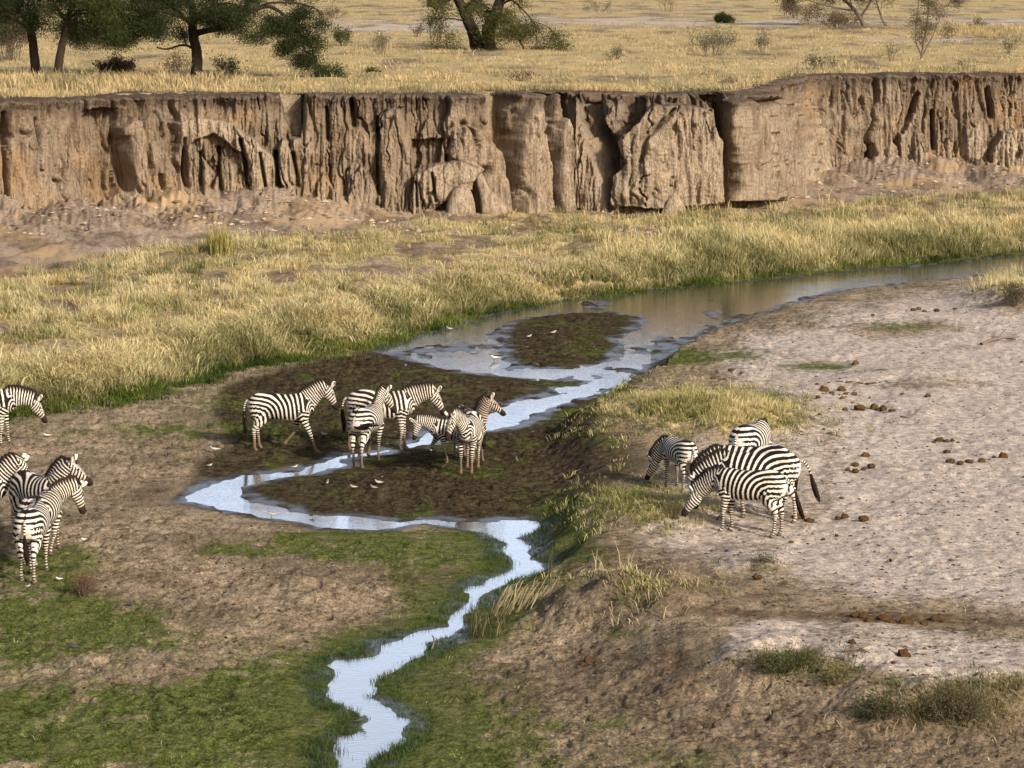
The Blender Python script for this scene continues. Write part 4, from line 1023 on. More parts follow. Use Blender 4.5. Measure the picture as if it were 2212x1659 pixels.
make_zebra('nearest zebra seen from behind, black tail tuft between its legs', GL, at(78, 1328), 88, .98, 25, neck=(-14, 6), head=(-74, -10),
           legs={'HL': (5, 0, 0), 'HR': (-5, 0, 0), 'FL': (-3, 0, 0), 'FR': (4, 0, 0)}, period=.92, brown=.06, sink=.02,
           tail=[(-.735, 0, 1.12), (-.79, -.01, 1.08), (-.81, -.01, .92), (-.80, -.02, .74), (-.79, -.03, .56), (-.78, -.04, .40)])
# ------------------------------------------------------------------ grass: blades as real leaf strips
gm = NT('grass_blade')
ga = gm.attr('col').outputs['Color']
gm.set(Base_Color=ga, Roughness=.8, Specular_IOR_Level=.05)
tr_ = gm.n('ShaderNodeBsdfTranslucent'); gm.l(ga, tr_.inputs[0])
mx_ = gm.n('ShaderNodeMixShader'); mx_.inputs[0].default_value = .35
gm.l(gm.b.outputs[0], mx_.inputs[1]); gm.l(tr_.outputs[0], mx_.inputs[2]); gm.l(mx_.outputs[0], gm.out.inputs[0])
MAT_BLADE = gm.m
RNG = np.random.RandomState(4)

def blades(P, h, w, lean, az, col, tipcol=None):
    """P n x 3, the rest per blade; returns verts, quads, tris, colours"""
    n = len(P); wa = RNG.rand(n) * 6.283
    wd = np.stack([np.cos(wa), np.sin(wa), 0 * wa], 1) * (w * .5)[:, None]
    dr = np.stack([np.cos(az), np.sin(az), 0 * az], 1)
    mid = P + dr * (h * lean * .30)[:, None]; mid[:, 2] += h * (.55 - .06 * lean)
    tip = P + dr * (h * lean)[:, None]; tip[:, 2] += h * (1 - .45 * lean)
    V = np.stack([P - wd, P + wd, mid - wd * .8, mid + wd * .8, tip], 1).reshape(-1, 3)
    b = (np.arange(n) * 5)[:, None]
    Q = b + np.array([[0, 1, 3, 2]]); T_ = b + np.array([[2, 3, 4]])
    tc = col if tipcol is None else tipcol
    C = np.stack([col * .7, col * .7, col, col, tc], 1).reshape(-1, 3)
    return V, Q, T_, C

def build_blades(name, parts, kind='stuff', parent=None):
    V, Q, T_, C = [], [], [], []; off = 0
    for v, q, t, c_ in parts:
        V.append(v); Q.append(q + off); T_.append(t + off); C.append(c_); off += len(v)
    me = mesh_np(name, np.concatenate(V), np.concatenate(Q), np.concatenate(T_), smooth=False)
    attr_col(me, 'col', np.clip(np.concatenate(C), 0, 1))
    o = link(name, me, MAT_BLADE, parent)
    if kind: tag(o, kind=kind)
    return o

def sample(weight, n):
    wgt = np.clip(weight, 0, None).ravel(); wgt = wgt / wgt.sum()
    i = RNG.choice(len(wgt), n, p=wgt); r, c_ = i // NC, i % NC
    r = np.clip(r, 0, NR - 2); c_ = np.clip(c_, 0, NC - 2)
    fr, fc = RNG.rand(n), RNG.rand(n)
    def b(G): return (G[r, c_] * (1 - fr) * (1 - fc) + G[r + 1, c_] * fr * (1 - fc) + G[r, c_ + 1] * (1 - fr) * fc + G[r + 1, c_ + 1] * fr * fc)
    return np.stack([b(GX), b(GY), b(GZ)], 1), r, c_

def mixc(a, b, t): return np.array(a)[None, :] * (1 - t[:, None]) + np.array(b)[None, :] * t[:, None]
def palette(t, stops):
    s = np.linspace(0, 1, len(stops)); A_ = np.array(stops)
    return np.stack([np.interp(t, s, A_[:, i]) for i in range(3)], 1)
STRAW = [(.15, .15, .06), (.30, .27, .12), (.46, .40, .20), (.58, .50, .28), (.52, .40, .20)]
GREEN = [(.025, .042, .008), (.06, .09, .014), (.105, .132, .026), (.19, .185, .055)]

def tussocks(weight, nt, per, hr, spread, pal, lean=(.15, .7), width=(.012, .024), cshift=None, drift=.4):
    """grass grown in tufts"""
    C0, r, c_ = sample(weight, nt)
    k = np.repeat(np.arange(nt), per); n = len(k)
    sp_ = spread * (.5 + RNG.rand(nt))
    a = RNG.rand(n) * 6.283; rad = np.sqrt(RNG.rand(n)) * sp_[k]
    P = C0[k].copy(); P[:, 0] += np.cos(a) * rad; P[:, 1] += np.sin(a) * rad
    P[:, 2] = height(P[:, 0], P[:, 1], False) - .02
    hh = (hr[0] + (hr[1] - hr[0]) * RNG.rand(nt) ** 1.4)[k] * np.clip(1 + .5 * noise(C0[:, 0] * .9, C0[:, 1] * .55, 404), .5, 1.6)[k] * (.55 + .55 * RNG.rand(n))
    # lean outward from the tuft and with the drift of the sward
    wind = 1.2 * noise(C0[:, 0] * .3, C0[:, 1] * .2, 401) * 3 + 3.6
    az = np.where(RNG.rand(n) < drift, wind[k] + RNG.randn(n) * .5, a)
    t = np.clip(.5 + .35 * noise(C0[:, 0] * .35, C0[:, 1] * .22, 402) * 1.9 + .3 * noise(C0[:, 0] * 1.1, C0[:, 1] * .6, 403) + .2 * RNG.randn(nt) + (0 if cshift is None else cshift(C0, r, c_)), 0, 1)
    tb = np.clip(t[k] + .12 * RNG.randn(n), 0, 1)
    col = palette(tb, pal) * (.62 + .76 * RNG.rand(n))[:, None]
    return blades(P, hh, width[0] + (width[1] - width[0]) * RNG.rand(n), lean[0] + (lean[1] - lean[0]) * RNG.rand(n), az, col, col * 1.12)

inview = (np.abs(GX) < .215 * np.maximum(GY, 20)) & (GY > 30)
far_w = np.where(up, 0, 1) * inview * m_dry * (SN > -.2) * (SSB < -1.5) * (1 - .75 * np.exp(-((SN - .35) / .5) ** 2) * sstep(-.05, .25, n1))
dens = DENS
low_left = sstep(0, 1, (DXp - 300) / 1500)
# far terrace: long straw grass; greener along the foot
def gshift(C0, r, c_): return -.45 * np.exp(-(SN[r, c_] / 1.3) ** 2) + .18 * np.exp(-((SN[r, c_] - 3.0) / 2.0) ** 2) - .08 * sstep(6, 14, SN[r, c_])
parts_ = [tussocks(far_w * dens, 7000, 15, (.12, .38), .28, STRAW, cshift=gshift, width=(.012, .026), lean=(.1, .9)),
          tussocks(far_w * dens * (n2 > .1), 500, 9, (.5, .85), .16, [(.36, .32, .16), (.58, .5, .3)], width=(.010, .018)),
          tussocks(far_w * np.exp(-((SN - .9) / 1.2) ** 2), 3400, 18, (.3, .75), .30, STRAW, lean=(.5, 1.1), cshift=gshift, width=(.016, .03)),
          tussocks(far_w * np.exp(-((DYp - 560) / 60) ** 2) * sstep(1200, 1700, DXp), 1400, 18, (.35, .72), .35, STRAW, cshift=gshift, width=(.018, .03))]
parts_.append(tussocks(far_w * (n3 > .0) * sstep(.1, .4, n2), 500, 20, (.2, .5), .22, [(.05, .07, .02), (.12, .13, .04), (.22, .2, .08)], width=(.012, .024)))
parts_.append(tussocks(far_w, 380, 26, (.3, .6), .20, [(.34, .24, .10), (.50, .38, .17)], width=(.012, .022), lean=(.5, 1.3)))
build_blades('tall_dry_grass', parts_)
foot_w = np.where(up, 0, 1) * inview * np.exp(-((SN - .15) / .7) ** 2) * (.4 + n1 + .5)
def gs2(C0, r, c_): return 0 * C0[:, 0] - .1
build_blades('bank_foot_grass', [tussocks(foot_w, 2600, 12, (.12, .34), .2, GREEN, width=(.014, .026), cshift=gs2)])
# plateau: short sun-bleached grass
pw = np.where(up, 1, 0) * inview * (DW < -1.4) * m_dry * (GY < 420)
PST = [(.18, .16, .08), (.33, .27, .135), (.48, .385, .21), (.54, .41, .215), (.44, .31, .15)]
parts_ = [tussocks(pw * np.clip(dens - .25, .02, 2), 13000, 11, (.12, .36), .5, PST, width=(.018, .036), lean=(.2, 1.0)),
          tussocks(pw * np.exp(-((DW + 3) / 2.5) ** 2), 1800, 12, (.2, .42), .3, PST, width=(.016, .03)),
          tussocks(pw * (np.exp(-((DXp - 2140) / 90) ** 2 - ((DYp - 72) / 10) ** 2) + .6 * np.exp(-((DXp - 150) / 300) ** 2 - ((DYp - 185) / 12) ** 2)), 900, 14, (.4, .75), .35, PST, width=(.02, .04))]
build_blades('bleached_plateau_grass', parts_)
# right bank: dry grass on the hummocks
bw = np.where(up, 0, 1) * inview * (rb * (.5 + n2 + .5)) * (SSB > -1.4) * (SN < -1)
BST = [(.10, .12, .03), (.24, .23, .08), (.42, .36, .16), (.56, .46, .24)]
build_blades('hummock_grass', [tussocks(bw, 1900, 14, (.08, .26), .16, BST, lean=(.3, 1.2), width=(.010, .02)), tussocks(bw * np.exp(-((DXp - 1500) / 130) ** 2 - ((DYp - 880) / 22) ** 2), 350, 22, (.18, .36), .14, BST[1:], width=(.01, .018)),
                               tussocks(bw * 0 + inview * (np.exp(-((DXp - 2080) / 110) ** 2 - ((DYp - 1530) / 32) ** 2) + .7 * np.exp(-((DXp - 1720) / 90) ** 2 - ((DYp - 1435) / 22) ** 2) + .5 * np.exp(-((DXp - 2150) / 160) ** 2 - ((DYp - 1478) / 10) ** 2)), 420, 10, (.08, .24), .14, [(.05, .06, .02), (.12, .12, .04), (.25, .21, .1)], lean=(.3, 1.2), width=(.008, .015)),
                               tussocks(bw * 0 + inview * (np.exp(-((DXp - 2190) / 50) ** 2 - ((DYp - 612) / 22) ** 2)), 200, 16, (.2, .5), .2, STRAW, width=(.012, .022))])
# short green turf near the stream
gw = np.where(up, 0, 1) * inview * np.clip(m_green - .35, 0, .6) * (SN < -.6) * (SW < .05)
build_blades('stream_turf', [tussocks(gw, 15000, 8, (.018, .055), .10, GREEN, lean=(.2, 1.0), width=(.006, .013)),
                             tussocks(gw * np.exp(-((SW + .12) / .22) ** 2) * (GY < 66), 2200, 13, (.05, .14), .10, [(.03, .05, .015), (.05, .08, .022), (.08, .11, .03)], lean=(.1, .6), width=(.006, .011)),
                             tussocks(inview * np.exp(-((SW - .08) / .10) ** 2) * (GY < 58) * (n2 > -.05), 350, 6, (.06, .16), .08, [(.04, .06, .02), (.07, .09, .03)], lean=(.1, .5), width=(.005, .009))])
# straggling dead stalks on the bare flats
sw_ = np.where(up, 0, 1) * inview * (SN < -1) * (SW < -.4) * (1 - m_mud) * (.2 + (DYp > 1150))
build_blades('dead_stalks', [tussocks(sw_, 500, 3, (.04, .16), .1, [(.30, .24, .15), (.50, .42, .28)], lean=(.4, 1.4), width=(.006, .011))])

# ------------------------------------------------------------------ trees and shrubs
bk = NT('bark')
bn = bk.noise(6, 4, .6, None, (1, 1, .25))
bk.set(Base_Color=bk.mix(bn, (.012, .009, .007), (.05, .037, .027)), Roughness=.9, Specular_IOR_Level=.05); bk.bump(bn, .8, .05)
MAT_BARK = bk.m
bk2 = NT('grey_twig'); bk2.set(Base_Color=bk2.mix(bk2.noise(8, 3), (.06, .045, .035), (.17, .13, .10)), Roughness=.9, Specular_IOR_Level=.05)
MAT_TWIG = bk2.m

class Wood:
    def __init__(s): s.V, s.Q, s.n = [], [], 0
    def tube(s, P, r, m=7):
        P = np.asarray(P, float); n = len(P)
        T = np.gradient(P, axis=0); T /= np.linalg.norm(T, axis=1)[:, None] + 1e-9
        up_ = np.tile([.31, .83, .25], (n, 1)); up_[np.abs((T * up_).sum(1)) > .9] = [1, 0, .2]
        s.V.append(tube(P, T, up_, np.asarray(r), np.asarray(r), np.asarray(r), m)); s.Q.append(grid_quads(n, m, True) + s.n); s.n += n * m
    def build(s, name, mat, parent):
        return link(name, mesh_np(name, np.concatenate(s.V), np.concatenate(s.Q)), mat, parent)

def grow(wood, rng, p, d, L, r, depth, tips, wob=.25, drop=0.0, nchild=(2, 4), ang=.7, shrink=.66):
    n = 7; P = [np.array(p, float)]; d = np.array(d, float) / np.linalg.norm(d)
    for i in range(n):
        d = d + rng.randn(3) * wob * .35; d[2] -= drop * .12; d /= np.linalg.norm(d); P.append(P[-1] + d * L / n)
    P = np.array(P); wood.tube(P, np.linspace(r, r * .55, n + 1), 7 if depth > 1 else 4)
    if depth == 0:
        for q in P[3:]: tips.append(q)
        return
    k = rng.randint(nchild[0], nchild[1] + 1)
    for j in range(k):
        f = .45 + .55 * (j + 1) / k
        i = min(n, int(f * n)); dd = P[i] - P[i - 1]; dd /= np.linalg.norm(dd)
        ax = rng.randn(3); ax -= dd * (ax @ dd); ax /= np.linalg.norm(ax)
        dd = dd + ax * ang * (.6 + .8 * rng.rand())
        grow(wood, rng, P[i], dd, L * shrink * (.75 + .5 * rng.rand()), r * .52, depth - 1, tips, wob, drop, nchild, ang, shrink)

def leaves(name, tips, rng, parent, per=26, spread=.35, size=(.05, .11), pal=GREEN, flat=.6, name_mesh=None):
    T_ = np.array(tips); n = len(T_) * per
    k = np.repeat(np.arange(len(T_)), per)
    off = rng.randn(n, 3) * spread; off[:, 2] *= flat
    C = T_[k] + off; sz = size[0] + (size[1] - size[0]) * rng.rand(n)
    a = rng.randn(n, 3); a /= np.linalg.norm(a, axis=1)[:, None]; b = np.cross(a, rng.randn(n, 3)); b /= np.linalg.norm(b, axis=1)[:, None]
    V = np.stack([C - a * sz[:, None], C + b * sz[:, None] * .45, C + a * sz[:, None], C - b * sz[:, None] * .45], 1).reshape(-1, 3)
    me = mesh_np(name, V, np.arange(n * 4).reshape(-1, 4), smooth=False)
    tcl = rng.rand(len(T_))[k]
    attr_col(me, 'col', np.repeat(palette(np.clip(tcl * .7 + .3 * rng.rand(n), 0, 1), pal), 4, 0))
    return link(name, me, MAT_BLADE, parent)

def plant(name, label, cat, base, group=None):
    o = empty(name, base); tag(o, label, cat, group); return o

def scaleD(yd): return KD * FPX * 0 + 1.0
def pxm(p):
    """D pixels per metre at a point"""
    return FPX / (math.hypot(p[1], 0) + 1e-6) / KD

DARKG = [(.010, .014, .006), (.022, .032, .012), (.042, .054, .02), (.075, .085, .035)]
MIDG = [(.02, .03, .01), (.04, .056, .018), (.07, .085, .028), (.11, .12, .045)]
def trunk_from_D(base, pts, scale):
    """points measured in D pixels relative to the foot, turned into metres in the upright plane facing the viewer"""
    return np.array([[ (x) / scale, z_, -(y) / scale] for x, y, z_ in pts])

GT = 'trees standing on the plateau above the cliff'
def tree(name, label, bx, by, limbs, seed, depth=3, wob=.3, drop=.2, leafpal=DARKG, per=22, spread=.4, size=(.022, .05), flat=.6, ang=.7, L0=1.8, extra=None, group=GT, mat=MAT_BARK, nch=(2, 4)):
    """limbs: list of (polyline in D px relative to the foot with depth in m, r0, r1, grow?)"""
    rng = np.random.RandomState(seed); b = plateau(bx, by); sc_ = pxm(b)
    o = plant(name, label, 'tree', (b[0], b[1], b[2] - .05), group)
    w_ = Wood(); tips = []
    for pts, r0, r1, gr in limbs:
        P = resample(trunk_from_D(b, pts, sc_), 22); P = P + rng.randn(22, 3) * .012
        rr = np.linspace(r0, r1, 22); rr[0] *= 1.25
        w_.tube(P, rr, 10)
        if gr:
            d = P[-1] - P[-3]
            grow(w_, rng, P[-1], d, L0, r1, depth, tips, wob, drop, nch, ang)
            for i in ((7, 9, 11, 12, 13, 14, 15, 16, 17, 18, 19, 20) if gr == 3 else (12, 16, 19)):
                if gr > 1: grow(w_, rng, P[i], d / np.linalg.norm(d) + rng.randn(3) * .8, L0 * .6, r1 * .5, max(depth - 1, 1), tips, wob, drop, nch, ang)
    w_.build('trunk', mat, o)
    if per: leaves('crown', tips, rng, o, per, spread, size, leafpal, flat)
    return o
tree('acacia_tree', 'dark-trunked tree at the far left with forked bare trunk leaning left', 78, 166, [([(0, 0, 0), (-2, -40, 0), (-8, -90, 0), (-14, -122, .1), (-40, -150, .3), (-55, -190, .5)], .24, .13, 2), ([(-10, -105, 0), (6, -140, -.3), (20, -190, -.6)], .13, .08, 2), ([(-8, -95, 0), (-40, -128, -.4), (-70, -140, -.8)], .09, .05, 2), ([(-12, -120, 0), (-30, -140, .6), (-60, -128, 1.0)], .07, .04, 2)], 1, per=60, leafpal=DARKG, drop=0, L0=1.0)
tree('acacia_tree', 'slim curved tree beside the forked one, green crown just above its trunk', 124, 168, [([(0, 0, 0), (6, -45, 0), (16, -90, 0), (26, -130, 0), (40, -175, .2)], .21, .11, 2), ([(20, -110, 0), (50, -135, -.4), (70, -165, -.8)], .10, .06, 2), ([(22, -120, 0), (0, -150, .4), (-14, -180, .7)], .09, .05, 2), ([(18, -100, 0), (44, -122, .4), (62, -124, .8)], .07, .04, 2), ([(28, -130, 0), (56, -150, .2), (92, -146, .3)], .08, .04, 2)], 2, per=60, leafpal=MIDG, drop=.05, L0=1.0)
tree('acacia_tree', 'wide acacia with a long branch arching down to the right', 424, 166, [([(0, 0, 0), (2, -50, 0), (-6, -100, 0), (-4, -140, 0), (-20, -190, .3)], .27, .15, 2), ([(0, -95, 0), (40, -105, -.2), (85, -120, -.4), (130, -146, -.5), (165, -152, -.5), (195, -132, -.6), (222, -100, -.7), (245, -75, -.7)], .15, .035, 3),
     ([(-5, -110, 0), (-50, -150, .2), (-110, -175, .4)], .11, .05, 2), ([(-6, -112, 0), (-40, -138, -.6), (-90, -146, -1.0)], .08, .04, 3), ([(-4, -130, 0), (30, -150, -.6), (70, -160, -1.2)], .08, .04, 3), ([(90, -122, -.4), (120, -165, -.3), (170, -190, 0)], .08, .05, 2), ([(-5, -120, 0), (-60, -140, -.3), (-130, -146, -.5), (-180, -150, -.5)], .10, .04, 3), ([(120, -140, -.4), (160, -160, -.6), (220, -160, -.6)], .06, .04, 2), ([(0, -60, 0), (-25, -70, .1), (-62, -62, .2), (-85, -66, .2)], .06, .03, 0), ([(-20, -68, .1), (-34, -110, .2), (-48, -150, .2)], .035, .015, 0)],
     3, per=50, leafpal=DARKG, drop=.7, L0=1.25, spread=.26, wob=.45, size=(.022, .05))
tree('sausage_tree', 'twin-trunked tree in the middle of the plateau, trunks forming a V', 1042, 106, [([(-10, 0, 0), (-20, -40, 0), (-38, -80, .1), (-58, -125, .2)], .42, .27, 2), ([(14, -4, -.2), (14, -45, -.2), (30, -85, -.3), (46, -130, -.4)], .45, .26, 2), ([(26, -75, -.3), (52, -60, -.5), (74, -30, -.6), (92, 0, -.6)], .10, .05, 0), ([(-30, -60, 0), (-66, -68, .3), (-90, -62, .5)], .05, .02, 0), ([(-40, -84, .1), (-20, -106, -.8), (0, -98, -1.2)], .08, .05, 2), ([(34, -92, -.3), (60, -108, -.9), (78, -96, -1.2)], .08, .05, 2), ([(-44, -96, .1), (-60, -110, -.4), (-74, -108, -.8)], .07, .04, 2)],
     4, per=30, leafpal=[(.03, .035, .012), (.06, .065, .02), (.10, .10, .03), (.15, .13, .05)], drop=.9, L0=1.9, spread=.34, size=(.035, .07))
tree('thorn_tree', 'leafless spreading thorn tree at the upper right, brown scrub at its foot', 1868, 56, [([(0, 0, 0), (-12, -22, 0), (-34, -48, .2), (-62, -70, .4)], .20, .09, 2), ([(-10, -20, 0), (8, -50, -.3), (20, -90, -.6)], .12, .06, 2), ([(-20, -34, 0), (-60, -40, .3), (-100, -50, .6)], .08, .04, 2), ([(46, 0, -.5), (34, -20, -.5), (24, -50, -.5)], .10, .05, 2)],
     5, per=5, leafpal=[(.09, .07, .045), (.14, .11, .06)], L0=2.0, spread=.3, size=(.04, .09), ang=.9, mat=MAT_TWIG, nch=(4, 6))
tree('dry_sapling', 'thin leafless sapling with a haze of grey twigs near the right edge', 1990, 128, [([(0, 0, 0), (6, -50, 0), (14, -110, 0), (10, -170, 0)], .06, .03, 2), ([(2, -10, 0), (24, -50, .2), (40, -90, .3)], .04, .02, 2), ([(0, -10, 0), (-14, -50, -.2), (-10, -120, -.3)], .04, .02, 2)],
     6, per=5, leafpal=[(.11, .09, .06), (.16, .13, .08)], L0=1.0, depth=3, spread=.2, size=(.03, .07), ang=.8, mat=MAT_TWIG, nch=(3, 5))
tree('acacia_tree', 'dark tree trunk cut by the top edge left of the twin-trunked tree', 932, 16, [([(0, 0, 0), (-4, -40, 0), (-6, -90, 0)], .5, .3, 2)], 7, per=10, L0=2.4, spread=.5, size=(.09, .18))

GS = 'shrubs scattered over the plateau'
def shrub(name, label, bx, by, wpx, hpx, seed, nst=14, per=8, sparse=.35, pal=MIDG, mat=MAT_TWIG, size=(.03, .07), group=GS, base=None, cat='shrub', thick=.014):
    rng = np.random.RandomState(seed); b = base or plateau(bx, by); sc_ = pxm(b); W_, H_ = wpx / sc_ / 2, hpx / sc_
    o = plant(name, label, cat, (b[0], b[1], b[2] - .03), group); w_ = Wood(); tips = []
    for i in range(nst):
        a = rng.rand() * 6.283; f = rng.rand() ** .7
        p0 = np.array([math.cos(a) * f * W_ * .35, math.sin(a) * f * W_ * .3, 0])
        d = np.array([math.cos(a) * f * .8 * W_ / max(H_, .1) * .6, math.sin(a) * f * .5, 1.0])
        grow(w_, rng, p0, d, H_ * (.5 + .5 * rng.rand()) * .8, thick, 1, tips, .35, .05, (2, 4), .6, .6)
    w_.build('stems', mat, o)
    if per: leaves('foliage', tips, rng, o, max(1, int(per * sparse)), .07 + .05 * H_, size, pal, 1.0)
    return o
GREY = [(.08, .085, .05), (.13, .13, .075), (.19, .18, .10)]
BRN = [(.05, .035, .022), (.10, .07, .04), (.16, .11, .06)]
for i, (lab, bx, by, w_, h_, ns, pr, pl) in enumerate([
        ('grey-green twiggy shrub, the widest on the open plateau right of centre', 1535, 122, 150, 62, 26, 10, GREY), ('small grey-green shrub just right of the widest shrub', 1645, 112, 44, 44, 10, 8, GREY),
        ('low straggling shrub near the cliff edge, right of centre', 1775, 150, 110, 34, 18, 5, GREY), ('flat dark green cushion bush beyond the widest shrub', 1562, 50, 70, 18, 30, 40, DARKG),
        ('bare brown bush at the top edge, left of the cushion bush', 1445, 26, 90, 50, 20, 3, BRN), ('brown scrub spread below the leafless thorn tree', 1815, 62, 170, 36, 40, 14, BRN),
        ('leafless little bush left of the thin sapling', 1925, 132, 44, 44, 9, 2, GREY), ('thin dark sprig standing by the right edge of the plateau', 2178, 118, 26, 44, 6, 8, GREY),
        ('olive bush right of the wide acacia', 742, 100, 60, 40, 16, 16, MIDG), ('faint grey shrub between the wide acacia and the twin-trunked tree', 822, 118, 60, 44, 14, 6, GREY),
        ('upright bush with reddish stems at the foot of the wide acacia', 486, 168, 70, 50, 26, 3, DARKG), ('brown dead brushwood left of the wide acacia trunk', 385, 168, 90, 60, 26, 3, BRN),
        ('dark brown heap of scrub between the slim tree and the wide acacia', 250, 158, 120, 34, 40, 16, BRN), ('dark thicket at the left edge behind the forked tree', 22, 132, 130, 120, 50, 22, [(.02, .016, .012), (.05, .035, .025), (.08, .055, .04)]),
        ('tiny dark green plant on the grass left of the twin-trunked tree', 805, 158, 50, 10, 12, 6, MIDG), ('low grey scrub at the top, right of the twin-trunked tree', 1290, 26, 120, 26, 20, 8, GREY),
        ('grey scrub tuft midway between the twin-trunked tree and the widest shrub', 1330, 128, 70, 30, 12, 5, GREY), ('straggly scrub just above the cliff lip below the twin-trunked tree', 1130, 178, 80, 26, 14, 4, BRN),
        ('small brown bush in the open grass left of the twin-trunked tree', 900, 78, 46, 26, 12, 6, BRN), ('sparse twigs near the cliff lip at the upper right', 2080, 152, 60, 30, 9, 3, GREY), ('low brown scrub far out beyond the arching branch', 720, 36, 110, 22, 22, 8, BRN), ('dry brown bush between the thorn tree and the right edge', 2110, 62, 70, 24, 14, 8, BRN),
        ('grey bush spreading behind the long arching branch', 330, 90, 120, 50, 22, 5, BRN)]):
    shrub('shrub', lab, bx, by, w_, h_, 50 + i, ns, pr, .9 if pl is DARKG else .4, pl, MAT_TWIG)

# ------------------------------------------------------------------ crumbs of soil and litter on the bare ground
def crumbs(name, weight, n, size, pal, seed):
    global RNG
    RNG = np.random.RandomState(seed); P, r, c_ = sample(weight, n)
    s_ = size[0] + (size[1] - size[0]) * RNG.rand(n) ** 3
    base = np.array([[1, 0, 0], [0, 1, 0], [-1, 0, 0], [0, -1, 0], [0, 0, .8], [0, 0, -.5]], float)
    V = base[None] * (.6 + .8 * RNG.rand(n, 6, 1)); a = RNG.rand(n) * 6.28; ca_, sa_ = np.cos(a)[:, None], np.sin(a)[:, None]
    V = np.stack([V[..., 0] * ca_ - V[..., 1] * sa_, V[..., 0] * sa_ + V[..., 1] * ca_, V[..., 2]], -1) * s_[:, None, None] * np.array([1.2, 1.2, .7])
    V = V + P[:, None, :]
    T_ = np.array([[0, 1, 4], [1, 2, 4], [2, 3, 4], [3, 0, 4], [1, 0, 5], [2, 1, 5], [3, 2, 5], [0, 3, 5]])
    me = mesh_np(name, V.reshape(-1, 3), None, (np.arange(n)[:, None, None] * 6 + T_[None]).reshape(-1, 3), smooth=False)
    attr_col(me, 'col', np.repeat(palette(RNG.rand(n) ** 1.3, pal), 6, 0)); o = link(name, me, MAT_CRUMB); tag(o, kind='stuff')
mc_ = NT('soil_crumb'); mc_.set(Base_Color=mc_.attr('col').outputs['Color'], Roughness=.95, Specular_IOR_Level=0.); MAT_CRUMB = mc_.m
flat = np.where(up, 0, 1) * inview * (SN < -.3) * (SW < -.3)
crumbs('soil_crumbs', flat * (1 - m_sand * .8) * (1 - m_green * .9) * (1 - m_mud * .95) * np.clip(.6 + 1.2 * n2, .05, 2), 14000, (.006, .042), [(.03, .022, .016), (.06, .045, .03), (.12, .09, .062), (.22, .17, .12)], 301)
crumbs('sand_litter', flat * np.clip(m_sand, 0, 1) * np.clip(.4 + 1.5 * n1, .02, 2), 3000, (.008, .05), [(.06, .042, .03), (.12, .09, .065), (.26, .2, .15)], 302)
crumbs('talus_crumbs', np.where(up, 0, 1) * inview * m_talus * (DW < 9), 2500, (.03, .16), [(.12, .09, .065), (.25, .19, .14), (.4, .32, .24)], 303)
# ------------------------------------------------------------------ blocks of earth below the cliff
def earth_block(name, label, outline, zx, thick, cat, group=None, seed=0, base_z=.55, dist=None):
    """a fallen slab: measured S outline, its own distance, thickness and rough faces"""
    P = np.array(outline, float); bx, by = P[:, 0].mean(), P[:, 1].max()
    g_ = dist if dist is not None else ground([bx], [by])[0]
    sc_ = FPX / g_[1] / KS
    O = np.stack([(P[:, 0] - bx) / sc_, -(P[:, 1] - by) / sc_ - .15], 1)
    n = 44; A_ = resample(np.concatenate([O, O[:1]]), n + 1)[:-1]
    cen = A_.mean(0); rng = np.random.RandomState(seed)
    rings = []
    for f, dpt in ((.02, -.5), (.5, -.52), (.82, -.44), (.97, -.25), (1.0, 0), (.97, .3), (.8, .5), (.3, .55)):
        Q = cen + (A_ - cen) * f
        nz = .10 * noise(Q[:, 0] * 3 + seed, Q[:, 1] * 2 + dpt * 3, 500 + seed)
        rings.append(np.stack([Q[:, 0] * (1 + .3 * nz), dpt * thick + nz * thick * .8 + .22 * Q[:, 1], Q[:, 1] + nz * .5], 1))
    V = np.concatenate(rings)
    me = mesh_np(name, V, grid_quads(len(rings), n, True)[:, ::-1])
    attr_col(me, 'mc', np.tile([.75, 0, 0, 1], (len(V), 1)))
    o = link(name, me, MAT_CLIFF); o.location = (g_[0], g_[1] + thick * .3, g_[2] - .05)
    tag(o, label, cat, group); return o
ZB = zoom(780, 0, 2.765)
wallp = lambda xs, out: (float(unproj(xs * KS, 0, 0)[0] * 0), 0, 0)
def before_wall(xs, out):
    """a spot in front of the wall below picture column xs (S scale)"""
    i = int(np.argmin(np.abs(xd - xs / k12))); x = wxy[i, 0] + nx[i] * out; y = wxy[i, 1] + ny[i] * out
    x = (xs * KS - 512) / FPX * (y * cp + 9.5 * sp); return np.array([x, y, float(height(np.array([x]), np.array([y]), False)[0])])
GE = 'fallen blocks of earth at the cliff foot'
earth_block('earth_block', 'pale triangular block of earth leaning at the cliff foot', ZB([(690, 1385), (688, 1300), (720, 1215), (765, 1175), (805, 1165), (850, 1225), (870, 1300), (868, 1375), (780, 1395)]), 0, 1.1, 'earth block', GE, 1, dist=before_wall(1063, 1.7))
earth_block('earth_block', 'slanting earth slab right of the pale triangular block', ZB([(890, 1370), (880, 1260), (850, 1130), (870, 1085), (910, 1130), (950, 1210), (1010, 1265), (1060, 1330), (1050, 1380), (960, 1390)]), 0, .8, 'earth block', GE, 2, dist=before_wall(1128, 1.5))
earth_block('earth_block', 'small rounded earth lump propped before the biggest pale slab', ZB([(2045, 1330), (2075, 1260), (2110, 1180), (2150, 1165), (2195, 1220), (2225, 1330)]), 0, .7, 'earth block', GE, 3, dist=before_wall(1552, 1.6))
Z5b = zoom(0, 500, 2.212)
earth_block('earth_slab', 'flat grey slab of earth lying on the grass edge below the cliff', Z5b([(1740, 100), (1750, 75), (1800, 58), (1860, 50), (1895, 62), (1890, 80), (1850, 100), (1800, 96)]), 0, .5, 'earth slab', None, 4)

